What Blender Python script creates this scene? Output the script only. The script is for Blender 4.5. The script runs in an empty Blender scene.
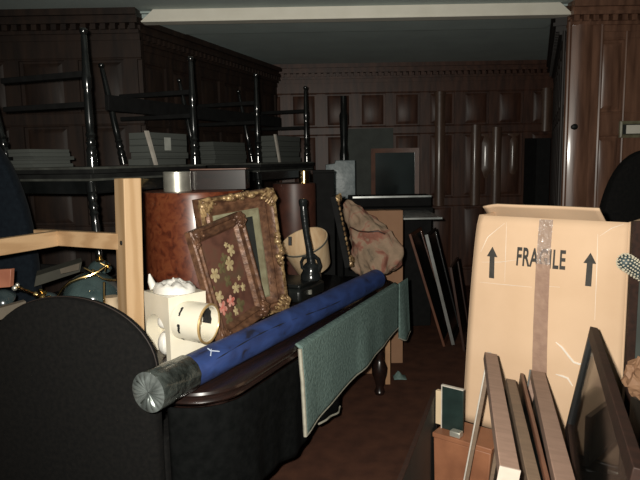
import bpy, math, random
from mathutils import Vector, Matrix, noise
random.seed(7)
PI = math.pi
V = Vector
scene = bpy.context.scene
COL = scene.collection

# ------------------------------------------------------------------ camera
F_PX, PITCH, ROLL, EYE = 600.0, math.radians(7.6), math.radians(-1.0), V((0, 0, 1.55))
CM = Matrix.Rotation(PI/2 - PITCH, 3, 'X') @ Matrix.Rotation(ROLL, 3, 'Z')
cam_d = bpy.data.cameras.new('camera'); cam_d.sensor_width = 36; cam_d.lens = F_PX/640*36
cam_d.clip_start = .05
cam = bpy.data.objects.new('camera', cam_d); COL.objects.link(cam)
cam.matrix_world = Matrix.Translation(EYE) @ CM.to_4x4()
scene.camera = cam

def P(px, py, x=None, y=None, z=None):
    """point of the place seen at a pixel of the photograph, at a known x, y or height"""
    d = CM @ V(((px-320)/F_PX, -(py-240)/F_PX, -1))
    if y is not None: t = (y-EYE.y)/d.y
    elif z is not None: t = (z-EYE.z)/d.z
    else: t = (x-EYE.x)/d.x
    return EYE + d*t

class Fr:
    """a local frame: origin, two in-plane axes, normal"""
    def __init__(s, o, u, v, n=None):
        s.o = V(o); s.u = V(u).normalized(); s.v = V(v); s.v = (s.v - s.u*s.v.dot(s.u)).normalized()
        s.n = V(n).normalized() if n is not None else s.u.cross(s.v)
    def __call__(s, a, b, c=0): return s.o + s.u*a + s.v*b + s.n*c
    def hit(s, px, py, c=0):
        d = CM @ V(((px-320)/F_PX, -(py-240)/F_PX, -1))
        t = (s.o + s.n*c - EYE).dot(s.n)/d.dot(s.n)
        q = EYE + d*t - s.o
        return q.dot(s.u), q.dot(s.v)

# ------------------------------------------------------------------ materials
def mat(name, c1, c2=None, rough=.5, scale=8, stretch=(1, 1, 1), bump=0, metal=0, coat=0, spec=.5, kind='noise',
        lo=.35, hi=.65, detail=4, trans=0, alpha=1, sheen=0, ramp=None, bscale=None, dist=0):
    m = bpy.data.materials.new(name); m.use_nodes = True
    nt = m.node_tree; b = nt.nodes['Principled BSDF']
    N = nt.nodes.new; L = nt.links.new
    b.inputs['Roughness'].default_value = rough
    b.inputs['Metallic'].default_value = metal
    b.inputs['Coat Weight'].default_value = coat
    b.inputs['Coat Roughness'].default_value = .12
    b.inputs['Specular IOR Level'].default_value = spec
    b.inputs['Transmission Weight'].default_value = trans
    b.inputs['Sheen Weight'].default_value = sheen
    b.inputs['Alpha'].default_value = alpha
    tc = N('ShaderNodeTexCoord'); mp = N('ShaderNodeMapping'); mp.inputs['Scale'].default_value = stretch
    L(tc.outputs['Object'], mp.inputs['Vector'])
    if kind == 'voronoi':
        t = N('ShaderNodeTexVoronoi'); t.inputs['Scale'].default_value = scale; out = t.outputs['Distance']
    elif kind == 'wave':
        t = N('ShaderNodeTexWave'); t.inputs['Scale'].default_value = scale
        t.inputs['Distortion'].default_value = dist or 6; t.inputs['Detail'].default_value = detail; out = t.outputs['Fac']
    else:
        t = N('ShaderNodeTexNoise'); t.inputs['Scale'].default_value = scale
        t.inputs['Detail'].default_value = detail; t.inputs['Distortion'].default_value = dist; out = t.outputs['Fac']
    L(mp.outputs['Vector'], t.inputs['Vector'])
    r = N('ShaderNodeValToRGB'); e = r.color_ramp
    stops = ramp or [(lo, c1), (hi, c2 or tuple(k*.72 for k in c1))]
    e.elements[0].position = stops[0][0]; e.elements[0].color = (*stops[0][1], 1)
    e.elements[1].position = stops[-1][0]; e.elements[1].color = (*stops[-1][1], 1)
    for p, c in stops[1:-1]:
        k = e.elements.new(p); k.color = (*c, 1)
    L(out, r.inputs['Fac']); L(r.outputs['Color'], b.inputs['Base Color'])
    if bump:
        bn = N('ShaderNodeBump'); bn.inputs['Strength'].default_value = bump; bn.inputs['Distance'].default_value = .01
        if bscale:
            t2 = N('ShaderNodeTexNoise'); t2.inputs['Scale'].default_value = bscale; t2.inputs['Detail'].default_value = 4
            L(tc.outputs['Object'], t2.inputs['Vector']); L(t2.outputs['Fac'], bn.inputs['Height'])
        else: L(out, bn.inputs['Height'])
        L(bn.outputs['Normal'], b.inputs['Normal'])
    return m

M = {}
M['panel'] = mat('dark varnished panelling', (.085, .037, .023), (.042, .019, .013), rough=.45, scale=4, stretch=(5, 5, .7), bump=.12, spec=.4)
M['panel_dimmed'] = mat('brown panelling dimmed in colour', (.032, .0185, .013), (.017, .011, .009), rough=.55, scale=4, stretch=(5, 5, .7), bump=.12, spec=.3)  # darker wood, with the weaker flash on the left put into the colour
M['panel_lit'] = mat('panelling brightened as flash lit', (.215, .108, .068), (.11, .053, .034), rough=.34, scale=4, stretch=(5, 5, .6), bump=.12, spec=.5)  # lighter copy of the panelling: flash brightness on the right pier put into colour
M['panel_lit_gloss'] = mat('glossy pilaster brightened as flash lit', (.215, .108, .068), (.11, .053, .034), rough=.40, scale=4, stretch=(5, 5, .6), bump=.2, spec=.6, coat=.25)  # same brightened brown, glossier, for the gleaming stile
M['panel_shaded'] = mat('panelling with shade in colour', (.022, .015, .012), (.014, .010, .009), rough=.6, scale=4)  # near-black copy: shade in the alcove reveal put into the colour
M['panel_gleam'] = mat('varnished moulding with gleam in colour', (.12, .07, .048), (.075, .043, .03), rough=.40, scale=5, stretch=(5, 5, .7), coat=.22, bump=.25, bscale=9)  # lighter copy: gleam on the back wall partly put into the colour
M['ceiling'] = mat('grey green painted plaster', (.47, .55, .53), (.42, .49, .475), rough=.85, scale=3)
M['white'] = mat('cream gloss trim paint', (.80, .76, .66), (.74, .70, .60), rough=.5, scale=6)
M['carpet'] = mat('worn red brown carpet', (.105, .046, .029), (.07, .032, .022), rough=.95, scale=9, bump=.5, bscale=260, spec=.1)
M['mahog'] = mat('dark mahogany', (.019, .009, .007), (.011, .007, .006), rough=.27, scale=7, stretch=(1, 8, 8), coat=.35)
M['black_wood'] = mat('black lacquered wood', (.012, .013, .013), (.006, .007, .007), rough=.17, scale=6, coat=.5)
M['black_wood_edge'] = mat('worn black table top', (.016, .017, .016), (.009, .009, .009), rough=.7, scale=12, spec=.2)
M['lit_edge'] = mat('lit edge in grey', (.075, .078, .068), (.04, .042, .036), rough=.6, scale=14)  # light along the table top edge painted as a grey band
M['black_cloth'] = mat('black upholstery', (.007, .0065, .006), (.004, .004, .004), rough=.95, scale=60, bump=.1, spec=.15)
M['black_matte'] = mat('matte black paint', (.008, .008, .008), (.005, .005, .005), rough=.8, scale=20, spec=.2)
M['piping'] = mat('brown piping', (.018, .010, .007), rough=.7, scale=30)
M['navy'] = mat('navy upholstery', (.005, .009, .014), (.0025, .005, .009), rough=.9, scale=40, spec=.2, sheen=.02)
M['pine'] = mat('unfinished pine', (.49, .325, .180), (.40, .25, .125), rough=.6, kind='wave', scale=1.2, stretch=(6, 6, 1.2), lo=.2, hi=.9, dist=5, bump=.03)
M['pine_rail'] = mat('unfinished pine rail', (.49, .32, .175), (.385, .235, .12), rough=.6, kind='wave', scale=1.5, stretch=(1.5, 1.5, 12), lo=.2, hi=.9, dist=6, bump=.03)
M['pale_wood'] = mat('pale wood', (.42, .24, .12), (.33, .18, .09), rough=.6, scale=6, stretch=(8, 8, 1))
M['burl'] = mat('red burl veneer', None, rough=.34, scale=20, detail=7, dist=1.2, coat=.12,
                ramp=[(.3, (.07, .016, .008)), (.47, (.15, .036, .015)), (.62, (.20, .056, .022)), (.74, (.10, .025, .011))])
M['burl_shaded'] = mat('burl veneer with shade in colour', (.075, .026, .016), (.045, .017, .012), rough=.45, scale=14, detail=6)  # darkened burl: shadow over the smaller drum put into its colour
M['dark_wood'] = mat('dark brown wood', (.055, .024, .016), (.03, .014, .010), rough=.35, scale=8, stretch=(5, 5, 1))
M['brass'] = mat('polished brass', (.70, .50, .22), (.52, .36, .15), rough=.22, metal=1, scale=20)
M['silver'] = mat('polished nickel', (.80, .78, .68), (.55, .54, .46), rough=.36, metal=.75, scale=14)
M['gilt'] = mat('old gilt gesso', (.46, .31, .15), (.12, .065, .03), rough=.36, metal=.3, scale=40, bump=.6, lo=.4, hi=.62)
M['gilt_dull'] = mat('dull bronze gilt', (.19, .095, .052), (.075, .036, .022), rough=.4, metal=.2, scale=30, bump=.4, stretch=(1, 1, 1))
M['gilt_green'] = mat('greenish gilt slip', (.25, .24, .15), (.17, .15, .09), rough=.45, scale=18, bump=.2)
M['canvas'] = mat('painted brown ground', None, rough=.42, scale=9, detail=6,
                  ramp=[(.3, (.060, .028, .021)), (.5, (.135, .060, .042)), (.7, (.105, .075, .045))])
M['petal'] = mat('cream paint', (.52, .42, .24), (.36, .27, .14), rough=.5, scale=60)
M['petal_pink'] = mat('pink paint', (.55, .13, .10), (.62, .38, .30), rough=.5, scale=50)
M['leafp'] = mat('olive paint', (.10, .085, .04), (.15, .115, .055), rough=.5, scale=50)
M['blue'] = mat('blue wrapped card tube', None, rough=.5, scale=10, detail=7, stretch=(1, 1, 2.2), dist=.6,
                ramp=[(.30, (.014, .016, .035)), (.36, (.020, .036, .115)), (.60, (.028, .056, .185)), (.72, (.036, .068, .215))])
M['duct'] = mat('grey duct tape', (.10, .115, .105), (.035, .042, .038), rough=.24, metal=.5, scale=14, bump=.9, bscale=38, coat=.3)
M['duct_light'] = mat('crumpled silver duct tape', (.22, .245, .235), (.10, .115, .11), rough=.3, metal=.5, scale=16, coat=.3)
M['mark'] = mat('white chalk mark', (.55, .62, .75), rough=.8)
M['teal'] = mat('teal moving blanket', (.165, .235, .215), (.115, .17, .155), rough=.95, scale=70, bump=.5, spec=.1)
M['hem'] = mat('pale blanket binding', (.42, .40, .32), (.33, .31, .25), rough=.9, scale=40)
M['dark_blanket'] = mat('black quilted blanket', (.0055, .006, .006), (.003, .0035, .0035), rough=.95, scale=30, bump=.3, spec=.06)
M['porcelain'] = mat('white glazed ceramic', (.80, .75, .62), (.72, .66, .52), rough=.25, scale=7, coat=.3)
M['porcelain_white'] = mat('bright white ceramic', (.84, .82, .76), (.74, .72, .66), rough=.35, scale=18, bump=.3)
M['worn_rim'] = mat('worn gilded rim', (.62, .42, .18), (.40, .26, .12), rough=.3, scale=25, metal=.3)
M['black'] = mat('flat black', (.010, .011, .011), rough=.6)
M['iron'] = mat('black enamelled iron', (.010, .012, .013), (.016, .018, .018), rough=.2, scale=24, coat=.5, bump=.3)
M['black_plastic'] = mat('dull black plastic', (.011, .013, .012), (.007, .008, .008), rough=.38, scale=20, bump=.3)
M['tub'] = mat('cream wooden bucket', (.72, .54, .34), (.62, .43, .25), rough=.55, scale=6, stretch=(6, 6, .8))
M['rim_grey'] = mat('grey bucket rim', (.16, .16, .14), rough=.4, metal=.4)
M['floral'] = mat('floral tapestry', None, rough=.95, scale=7.5, detail=5, dist=.9, spec=.1, bump=.25, bscale=22,
                  ramp=[(.30, (.07, .06, .05)), (.38, (.24, .175, .12)), (.50, (.31, .215, .15)), (.56, (.28, .125, .09)), (.63, (.20, .085, .06)), (.70, (.32, .24, .17))])
M['carton'] = mat('brown corrugated card', (.31, .175, .105), (.27, .15, .088), rough=.85, scale=5, spec=.2)
M['carton_light'] = mat('tan corrugated card', (.65, .455, .30), (.59, .405, .26), rough=.8, scale=4, detail=6, spec=.25, bump=.12)
M['card_inside'] = mat('tan card inside', (.58, .39, .24), (.5, .33, .19), rough=.85, scale=5)
M['packing_tape'] = mat('shiny brown packing tape', (.36, .235, .17), (.30, .19, .14), rough=.3, scale=30, bump=.35, bscale=50, coat=.3, spec=.7)
M['clear_tape'] = mat('shiny clear packing tape', (.46, .37, .33), (.36, .27, .23), rough=.16, scale=30, bump=.9, bscale=55, coat=.7, alpha=.55, spec=1)
M['ink'] = mat('black printing ink', (.045, .040, .034), (.03, .028, .024), rough=.8, scale=60)
M['scuff'] = mat('pale scuff in card', (.86, .78, .68), rough=.7)
M['crate_wood'] = mat('brown leathery case board', (.30, .125, .062), (.20, .080, .040), rough=.5, scale=8, detail=6)
M['stile'] = mat('pinkish brown frame wood', (.29, .185, .138), (.235, .150, .110), rough=.6, scale=6, stretch=(12, 1, 12))
M['stile2'] = mat('drab brown frame wood', (.19, .128, .084), (.155, .105, .07), rough=.6, scale=6, stretch=(12, 1, 12))
M['end_grain'] = mat('pale cut end', (.52, .43, .36), rough=.7, scale=12)
M['red_wood'] = mat('reddish moulding', (.16, .066, .037), (.10, .04, .025), rough=.35, scale=9)
M['walnut'] = mat('dark walnut frame', (.036, .017, .012), (.022, .012, .009), rough=.6, scale=6, stretch=(10, 1, 10), spec=.25)
M['black_frame'] = mat('black frame edge', (.012, .012, .012), rough=.35)
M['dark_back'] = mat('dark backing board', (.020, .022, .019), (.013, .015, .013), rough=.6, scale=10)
M['dark_print'] = mat('dark glossy picture', (.016, .022, .021), (.010, .013, .013), rough=.12, scale=5, coat=.6)
M['green_board'] = mat('dark green board', (.012, .025, .022), (.008, .017, .015), rough=.45, scale=20)
M['cream'] = mat('cream board', (.60, .46, .30), (.52, .39, .25), rough=.7, scale=9)
M['white_edge'] = mat('pale edge', (.52, .48, .42), (.42, .38, .33), rough=.45, scale=20)
M['metal_edge'] = mat('bright metal edging', (.62, .64, .62), (.42, .44, .42), rough=.25, metal=.8, scale=9)
M['grey_pack'] = mat('pale grey wrapped parcel', (.36, .41, .42), (.22, .26, .27), rough=.4, scale=14, bump=.6)
M['grey_paper'] = mat('grey bundled paper', (.075, .082, .074), (.04, .044, .04), rough=.8, kind='wave', scale=9, stretch=(0, 0, 3), lo=.2, hi=.8)
M['label_paper'] = mat('off white label', (.42, .43, .39), rough=.8)
M['glass_teal'] = mat('smoky teal glass', (.085, .13, .128), (.045, .07, .072), rough=.12, scale=9, coat=.6, trans=.25)
M['glass_grey'] = mat('grey frosted glass', (.06, .085, .088), (.03, .045, .05), rough=.2, scale=7, coat=.5, trans=.2)
M['board_grey'] = mat('grey brown board', (.13, .108, .08), (.10, .082, .06), rough=.8, scale=9)
M['board_olive'] = mat('drab olive card', (.055, .053, .04), (.04, .038, .028), rough=.8, scale=9)
M['box_red'] = mat('red brown box', (.42, .17, .10), (.30, .11, .065), rough=.5, scale=8)
M['kraft'] = mat('crumpled kraft paper', (.30, .165, .09), (.20, .10, .052), rough=.7, scale=12, bump=.4)
M['grey_panel'] = mat('grey green panel', (.055, .064, .056), (.04, .046, .04), rough=.7, scale=9)
M['rope'] = mat('blue grey cord', (.035, .06, .066), (.015, .026, .03), rough=.6, scale=30)
M['bead'] = mat('pearly beads', (.55, .50, .38), rough=.25)
g = bpy.data.materials.new('dusty clear glass'); g.use_nodes = True
gb = g.node_tree.nodes['Principled BSDF']
gb.inputs['Base Color'].default_value = (.015, .014, .012, 1); gb.inputs['Roughness'].default_value = .1; gb.inputs['Alpha'].default_value = .45
M['glass'] = g

# ------------------------------------------------------------------ mesh builder
class MB:
    def __init__(s): s.v = []; s.f = []; s.m = []; s.cur = 0
    def slot(s, i): s.cur = i; return s
    def face(s, idx): s.f.append(tuple(idx)); s.m.append(s.cur)
    def add(s, pts): i = len(s.v); s.v.extend(V(p) for p in pts); return i
    def hexa(s, c):
        i = s.add(c)
        for q in ((0, 3, 2, 1), (4, 5, 6, 7), (0, 1, 5, 4), (1, 2, 6, 5), (2, 3, 7, 6), (3, 0, 4, 7)): s.face([i+k for k in q])
        return s
    def box(s, fr, a0, a1, b0, b1, c0, c1):
        return s.hexa([fr(a0, b0, c0), fr(a1, b0, c0), fr(a1, b1, c0), fr(a0, b1, c0), fr(a0, b0, c1), fr(a1, b0, c1), fr(a1, b1, c1), fr(a0, b1, c1)])
    def wbox(s, x0, x1, y0, y1, z0, z1): return s.box(Fr((0, 0, 0), (1, 0, 0), (0, 1, 0)), x0, x1, y0, y1, z0, z1)
    def raised(s, fr, a0, a1, b0, b1, c0, c1, ins):
        return s.hexa([fr(a0, b0, c0), fr(a1, b0, c0), fr(a1, b1, c0), fr(a0, b1, c0),
                       fr(a0+ins, b0+ins, c1), fr(a1-ins, b0+ins, c1), fr(a1-ins, b1-ins, c1), fr(a0+ins, b1-ins, c1)])
    def loft(s, rings, caps=True, closed=True):
        n = len(rings[0]); ids = [s.add(r) for r in rings]
        for a, b in zip(ids, ids[1:]):
            for k in range(n if closed else n-1):
                k2 = (k+1) % n; s.face((a+k, a+k2, b+k2, b+k))
        if caps:
            s.face([ids[0]+k for k in range(n)][::-1]); s.face([ids[-1]+k for k in range(n)])
        return s
    def tube(s, path, rad, n=10, caps=True):
        path = [V(p) for p in path]; R = rad if isinstance(rad, (list, tuple)) else [rad]*len(path)
        rings = []; ref = None
        for i, p in enumerate(path):
            t = (path[min(i+1, len(path)-1)] - path[max(i-1, 0)])
            t = t.normalized() if t.length > 1e-9 else V((0, 0, 1))
            if ref is None: ref = V((0, 0, 1)) if abs(t.z) < .9 else V((1, 0, 0))
            a = (ref - t*ref.dot(t)).normalized(); ref = a; b = t.cross(a)
            rings.append([p + (a*math.cos(2*PI*k/n) + b*math.sin(2*PI*k/n))*R[i] for k in range(n)])
        return s.loft(rings, caps)
    def lathe(s, o, axis, prof, n=32, caps=True, sx=1):
        o = V(o); ax = V(axis).normalized(); ref = V((1, 0, 0)) if abs(ax.x) < .9 else V((0, 0, 1))
        a = (ref - ax*ref.dot(ax)).normalized(); b = ax.cross(a)
        return s.loft([[o + ax*h + (a*math.cos(2*PI*k/n)*sx + b*math.sin(2*PI*k/n))*r for k in range(n)] for r, h in prof], caps)
    def ball(s, c, r, sc=(1, 1, 1), n=12, m=8):
        c = V(c); rings = []
        for j in range(1, m):
            t = PI*j/m
            rings.append([c + V((r*sc[0]*math.sin(t)*math.cos(2*PI*k/n), r*sc[1]*math.sin(t)*math.sin(2*PI*k/n), r*sc[2]*-math.cos(t))) for k in range(n)])
        return s.loft(rings)
    def prism(s, fr, poly, c0, c1):
        return s.loft([[fr(a, b, c0) for a, b in poly], [fr(a, b, c1) for a, b in poly]])
    def pad(s, fr, poly, c0, c1, bev):
        cx = sum(p[0] for p in poly)/len(poly); cy = sum(p[1] for p in poly)/len(poly)
        ext = max(math.hypot(a-cx, b-cy) for a, b in poly)
        rings = []
        for q in range(5):
            t = q/4*PI/2
            rings.append((bev*(1-math.sin(t)), c0 + bev*(1-math.cos(t))))
        rings += [(i, c1-(c-c0)) for i, c in rings[::-1]]
        s.loft([[fr(cx+(a-cx)*(1-i/ext), cy+(b-cy)*(1-i/ext), c) for a, b in poly] for i, c in rings]); return s
    def grid(s, fn, nu, nv):
        i = s.add([fn(a/nu, b/nv) for b in range(nv+1) for a in range(nu+1)])
        for b in range(nv):
            for a in range(nu):
                k = i + b*(nu+1) + a; s.face((k, k+1, k+nu+2, k+nu+1))
        return s
    def rect_sweep(s, fr, W, H, prof):
        """mitred picture-frame moulding; prof = closed list of (inward distance, height)"""
        ids = []
        for (sx, sy) in ((0, 0), (1, 0), (1, 1), (0, 1)):
            ids.append(s.add([fr((d if sx == 0 else W-d), (d if sy == 0 else H-d), h) for d, h in prof]))
        n = len(prof)
        for q in range(4):
            a, b = ids[q], ids[(q+1) % 4]
            for k in range(n):
                k2 = (k+1) % n; s.face((a+k, b+k, b+k2, a+k2))
        return s
    def build(s, name, mats, parent=None, smooth=35, bevel=0, solid=0):
        me = bpy.data.meshes.new(name)
        inv = ROOTS[parent.name] if parent is not None else Matrix.Identity(4)
        me.from_pydata([inv @ p for p in s.v], [], s.f)
        for m in (mats if isinstance(mats, list) else [mats]): me.materials.append(M[m])
        for p, k in zip(me.polygons, s.m): p.material_index = k
        import bmesh
        bm = bmesh.new(); bm.from_mesh(me); bmesh.ops.recalc_face_normals(bm, faces=bm.faces); bm.to_mesh(me); bm.free()
        if smooth:
            me.shade_smooth(); me.set_sharp_from_angle(angle=math.radians(smooth))
        o = bpy.data.objects.new(name, me); COL.objects.link(o)
        if parent is not None: o.parent = parent; ROOTS[o.name] = inv
        if bevel:
            b = o.modifiers.new('b', 'BEVEL'); b.width = bevel; b.segments = 2; b.limit_method = 'ANGLE'
        if solid:
            b = o.modifiers.new('s', 'SOLIDIFY'); b.thickness = solid; b.offset = 0
        return o
ROOTS = {}
def thing(name, label, cat, loc, rz=0, group=None):
    o = bpy.data.objects.new(name, None); COL.objects.link(o); o.empty_display_size = .05
    o.location = loc; o.rotation_euler = (0, 0, rz)
    ROOTS[o.name] = (Matrix.Translation(V(loc)) @ Matrix.Rotation(rz, 4, 'Z')).inverted()
    return tag(o, label, cat, group)
def tag(o, label, cat, group=None):
    o['label'] = label; o['category'] = cat
    if group: o['group'] = group
    return o
def struct(o): o['kind'] = 'structure'; return o
def dup(root, loc, rot, label, skip=()):
    r = root.copy(); COL.objects.link(r); r.location = loc; r.rotation_euler = rot; r['label'] = label
    for ch in root.children:
        if ch.name.split('.')[0] in skip: continue
        c = ch.copy(); COL.objects.link(c); c.parent = r
        for gch in ch.children:
            d = gch.copy(); COL.objects.link(d); d.parent = c
    return r
def rrect(hx, hy, r, n=8):
    out = []
    for cx, cy, a0 in ((hx-r, hy-r, 0), (-hx+r, hy-r, PI/2), (-hx+r, -hy+r, PI), (hx-r, -hy+r, 1.5*PI)):
        out += [(cx+r*math.cos(a0+PI/2*k/n), cy+r*math.sin(a0+PI/2*k/n)) for k in range(n+1)]
    return out
YAW = math.radians(21)
DA = V((math.sin(YAW), math.cos(YAW), 0))          # along the room
DL = V((-math.cos(YAW), math.sin(YAW), 0))         # across, to the left
Z = V((0, 0, 1))

# ------------------------------------------------------------------ the room
CEIL = 2.66
struct(MB().wbox(-3.3, 3.4, -1.6, 7.4, -.05, 0).build('floor', 'carpet'))
struct(MB().wbox(-3.3, 3.4, -1.6, 4.62, CEIL, CEIL+.08).build('ceiling', 'ceiling'))
struct(MB().wbox(-1.4, 3.4, 4.62, 7.4, CEIL-.012, CEIL+.08).build('ceiling_alcove', 'ceiling'))
struct(MB().wbox(-1.36, 1.9, 4.661, 5.18, CEIL-.055, CEIL+.08).build('ceiling_beam', 'ceiling'))

def panelling(mb, fr, W, cols, rows, z_top, stile=.10, base=True, cornice=True, rnd=True):
    mb.box(fr, 0, W, 0, z_top, -.06, 0)
    for a in cols: 
        mb.box(fr, a-stile/2, a+stile/2, .0, z_top-.12, 0, .022)
        if rnd:
            for sgn in (-1, 1): mb.tube([fr(a+sgn*stile/2, .15, .016), fr(a+sgn*stile/2, z_top-.14, .016)], .012, 8)
    for b0, b1 in rows:
        mb.box(fr, 0, W, b0, b1, 0, .020)
        for b in (b0, b1): mb.tube([fr(0, b, .014), fr(W, b, .014)], .011, 8)
    ed = [(x+stile/2) for x in cols[:-1]]; ee = [(x-stile/2) for x in cols[1:]]
    for a0, a1 in zip(ed, ee):
        for (r0, r1) in zip(rows, rows[1:]):
            if a1-a0 > .12 and r1[0]-r0[1] > .1:
                mb.raised(fr, a0+.025, a1-.025, r0[1]+.025, r1[0]-.025, 0, .02, .035)
    if cornice:
        for h0, h1, d in ((.0, .045, .11), (.045, .075, .08), (.075, .10, .095), (.14, .165, .05), (.165, .21, .03)):
            mb.box(fr, 0, W, z_top-h1, z_top-h0, 0, d)
        k = int(W/.07)
        for i in range(k): mb.box(fr, (i+.2)*W/k, (i+.75)*W/k, z_top-.14, z_top-.10, 0, .075)
    if base: mb.box(fr, 0, W, 0, .16, 0, .03)
    return mb
ROWS = [(0, .20), (.98, 1.08), (1.84, 1.93), (CEIL-.34, CEIL-.2)]
AL0, AL1 = V((-1.40, 4.62, 0)), V((-.49, 7.22, 0))
AR0, AR1 = V((1.86, 4.62, 0)), V((2.80, 7.22, 0))
fb = Fr((AL1.x-.3, 7.22, 0), (1, 0, 0), Z, (0, -1, 0)); WB = AR1.x-AL1.x+.6
wall_cols = [.02]
while wall_cols[-1] < WB: wall_cols.append(wall_cols[-1]+.405)
mb = panelling(MB(), fb, WB, wall_cols, ROWS, CEIL-.012, rnd=False)
for px_, z0_, z1_ in ((440, .98, 2.32), (476, .98, 1.93), (497, .98, 1.90), (546, 1.84, 2.34)):  # half-round strips and bulges added where the wall gleams
    a_ = P(px_, 130, y=7.2).x-fb.o.x
    mb.slot(1).lathe(fb(a_, z0_, -.025), Z, [(.075, 0), (.075, z1_-z0_)], 40)
for px_, wd in ((489, .22), (514, .13)):
    a_ = P(px_, 130, y=7.2).x-fb.o.x
    mb.slot(1).grid(lambda u, v: fb(a_+(u-.5)*wd, 1.30+.52*v, .006+.034*math.sin(PI*u)*min(1, 6*v*(1-v))), 14, 14)
struct(mb.build('wall_back', ['panel', 'panel_gleam']))
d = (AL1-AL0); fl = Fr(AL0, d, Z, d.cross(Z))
struct(panelling(MB(), fl, d.length, [.05+.45*i for i in range(7)], ROWS, CEIL-.05, rnd=False).build('wall_alcove_left', 'panel_dimmed'))
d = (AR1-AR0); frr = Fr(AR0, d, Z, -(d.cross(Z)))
struct(panelling(MB(), frr, d.length, [.05+.45*i for i in range(7)], ROWS, CEIL-.05).build('wall_alcove_right', 'panel_shaded'))
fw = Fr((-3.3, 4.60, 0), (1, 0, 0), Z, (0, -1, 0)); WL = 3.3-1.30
struct(panelling(MB(), fw, WL, [WL-.08-.44*i for i in range(5)][::-1], ROWS, CEIL, rnd=False).build('wall_left', 'panel_dimmed'))
fp = Fr((1.86, 4.60, 0), (1, 0, 0), Z, (0, -1, 0))
PR = [(0, .2), (.92, 1.02), (1.70, 1.86), (CEIL-.26, CEIL-.2)]
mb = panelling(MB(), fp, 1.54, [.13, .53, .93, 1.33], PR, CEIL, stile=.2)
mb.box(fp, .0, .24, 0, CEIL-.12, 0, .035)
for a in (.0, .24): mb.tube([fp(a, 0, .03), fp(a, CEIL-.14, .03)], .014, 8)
mb.slot(1).grid(lambda u, v: fp(.015+.16*u, .9+(CEIL-1.06)*v, .034+.022*math.sin(PI*u)), 20, 2)  # glossy bulge added to broaden the gleam on the stile
struct(mb.build('wall_right', ['panel_lit', 'panel_lit_gloss']))
struct(MB().wbox(-3.4, -3.3, -1.6, 4.7, 0, CEIL).build('wall_side_left', 'panel'))
struct(MB().wbox(3.4, 3.5, -1.6, 4.7, 0, CEIL).build('wall_side_right', 'panel'))
# cream moulding along the front of the beam
x0, x1 = P(143, 26, y=4.6).x, P(570, 17, y=4.6).x
zb, zt = CEIL-.080, CEIL-.001
mb = MB()
mb.hexa([V((x0, 4.56, zb)), V((x1, 4.56, zb)), V((x1, 4.66, zb)), V((x0, 4.66, zb)),
         V((x0+.09, 4.56, zt)), V((x1-.09, 4.56, zt)), V((x1-.07, 4.66, zt)), V((x0+.07, 4.66, zt))])
mb.box(Fr((0, 0, 0), (1, 0, 0), (0, 1, 0)), x0, x1, 4.552, 4.66, zb-.010, zb-.0005)
struct(mb.build('trim_1', 'white'))
# knob and plaque on the right-hand panelling
q = P(573, 127, y=4.555); mb = MB(); mb.lathe(q, (0, -1, 0), [(.018, 0), (.012, .012), (.022, .025), (.022, .035), (.008, .045)], 16)
ROOTS['wall_right'] = Matrix.Identity(4); mb.build('knob', 'black_plastic', bpy.data.objects['wall_right'])
a, b = fp.hit(617, 138); a2, b2 = fp.hit(645, 121)
t = thing('wall_plaque', 'small bright framed plate fixed to the panelling at far right', 'plaque', fp(a, b, .02))
MB().rect_sweep(Fr(fp(a, b, .022), (1, 0, 0), Z, (0, -1, 0)), a2-a, b2-b, [(0, 0), (0, .02), (.012, .026), (.024, .012), (.024, 0)]).build('frame', 'gilt_green', t)
MB().box(Fr(fp(a, b, .022), (1, 0, 0), Z, (0, -1, 0)), .02, a2-a-.02, .02, b2-b-.02, 0, .010).build('plate', 'dark_back', t)
MB().box(Fr(fp(a, b, .022), (1, 0, 0), Z, (0, -1, 0)), .05, a2-a-.04, .03, b2-b-.03, .010, .014).build('face', 'white', t)

# ------------------------------------------------------------------ the long table
TZ = .75
c_far = P(401, 281, z=TZ); c_near = P(243, 381, z=TZ)
dT = (c_far-c_near); dT.z = 0; dT.normalize(); dTl = V((-dT.y, dT.x, 0))
LEN, WID = 2.18, 1.16
corner = c_far + dT*.05                             # far right corner of the top
tc = corner - dT*LEN/2 + dTl*WID/2
tab_rz = math.atan2(dT.y, dT.x)
ft = Fr((tc.x, tc.y, 0), dT, dTl, Z)                # a along the table, b to its left
def on_table(px, py, z=TZ): return P(px, py, z=z)
t = thing('long_table', 'long dark mahogany table with moulded edge carrying the heap of things', 'table', (tc.x, tc.y, 0), tab_rz)
RC = .20
prof = [(-.05, .688), (-.022, .692), (-.010, .698), (-.004, .706), (-.008, .714), (-.014, .718), (-.014, .722), (-.004, .727), (0, .735), (-.003, .744), (-.012, .75)]
mb = MB(); rings = []
for off, h in prof:
    rings.append([ft(x, y, h) for x, y in rrect(LEN/2+off, WID/2+off, RC+off, 10)])
mb.loft(rings).build('tabletop', 'mahog', t)
mb = MB()
for (a0, a1, b0, b1) in ((-.90, .90, -.49, -.46), (-.90, .90, .46, .49), (-.94, -.91, -.45, .45), (.91, .94, -.45, .45)): mb.box(ft, a0, a1, b0, b1, .59, .688)
mb.build('apron', 'mahog', t)
legp = [(.03, 0), (.036, .02), (.024, .05), (.03, .08), (.048, .14), (.052, .18), (.034, .23), (.028, .25), (.034, .27), (.03, .30), (.036, .45), (.042, .56), (.03, .58), (.045, .60), (.045, .688)]
for sa in (-1, 1):
    for sb in (-1, 1):
        MB().lathe(ft(sa*.92, sb*.47, 0), Z, legp, 20).build('leg', 'mahog', t)

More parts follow.
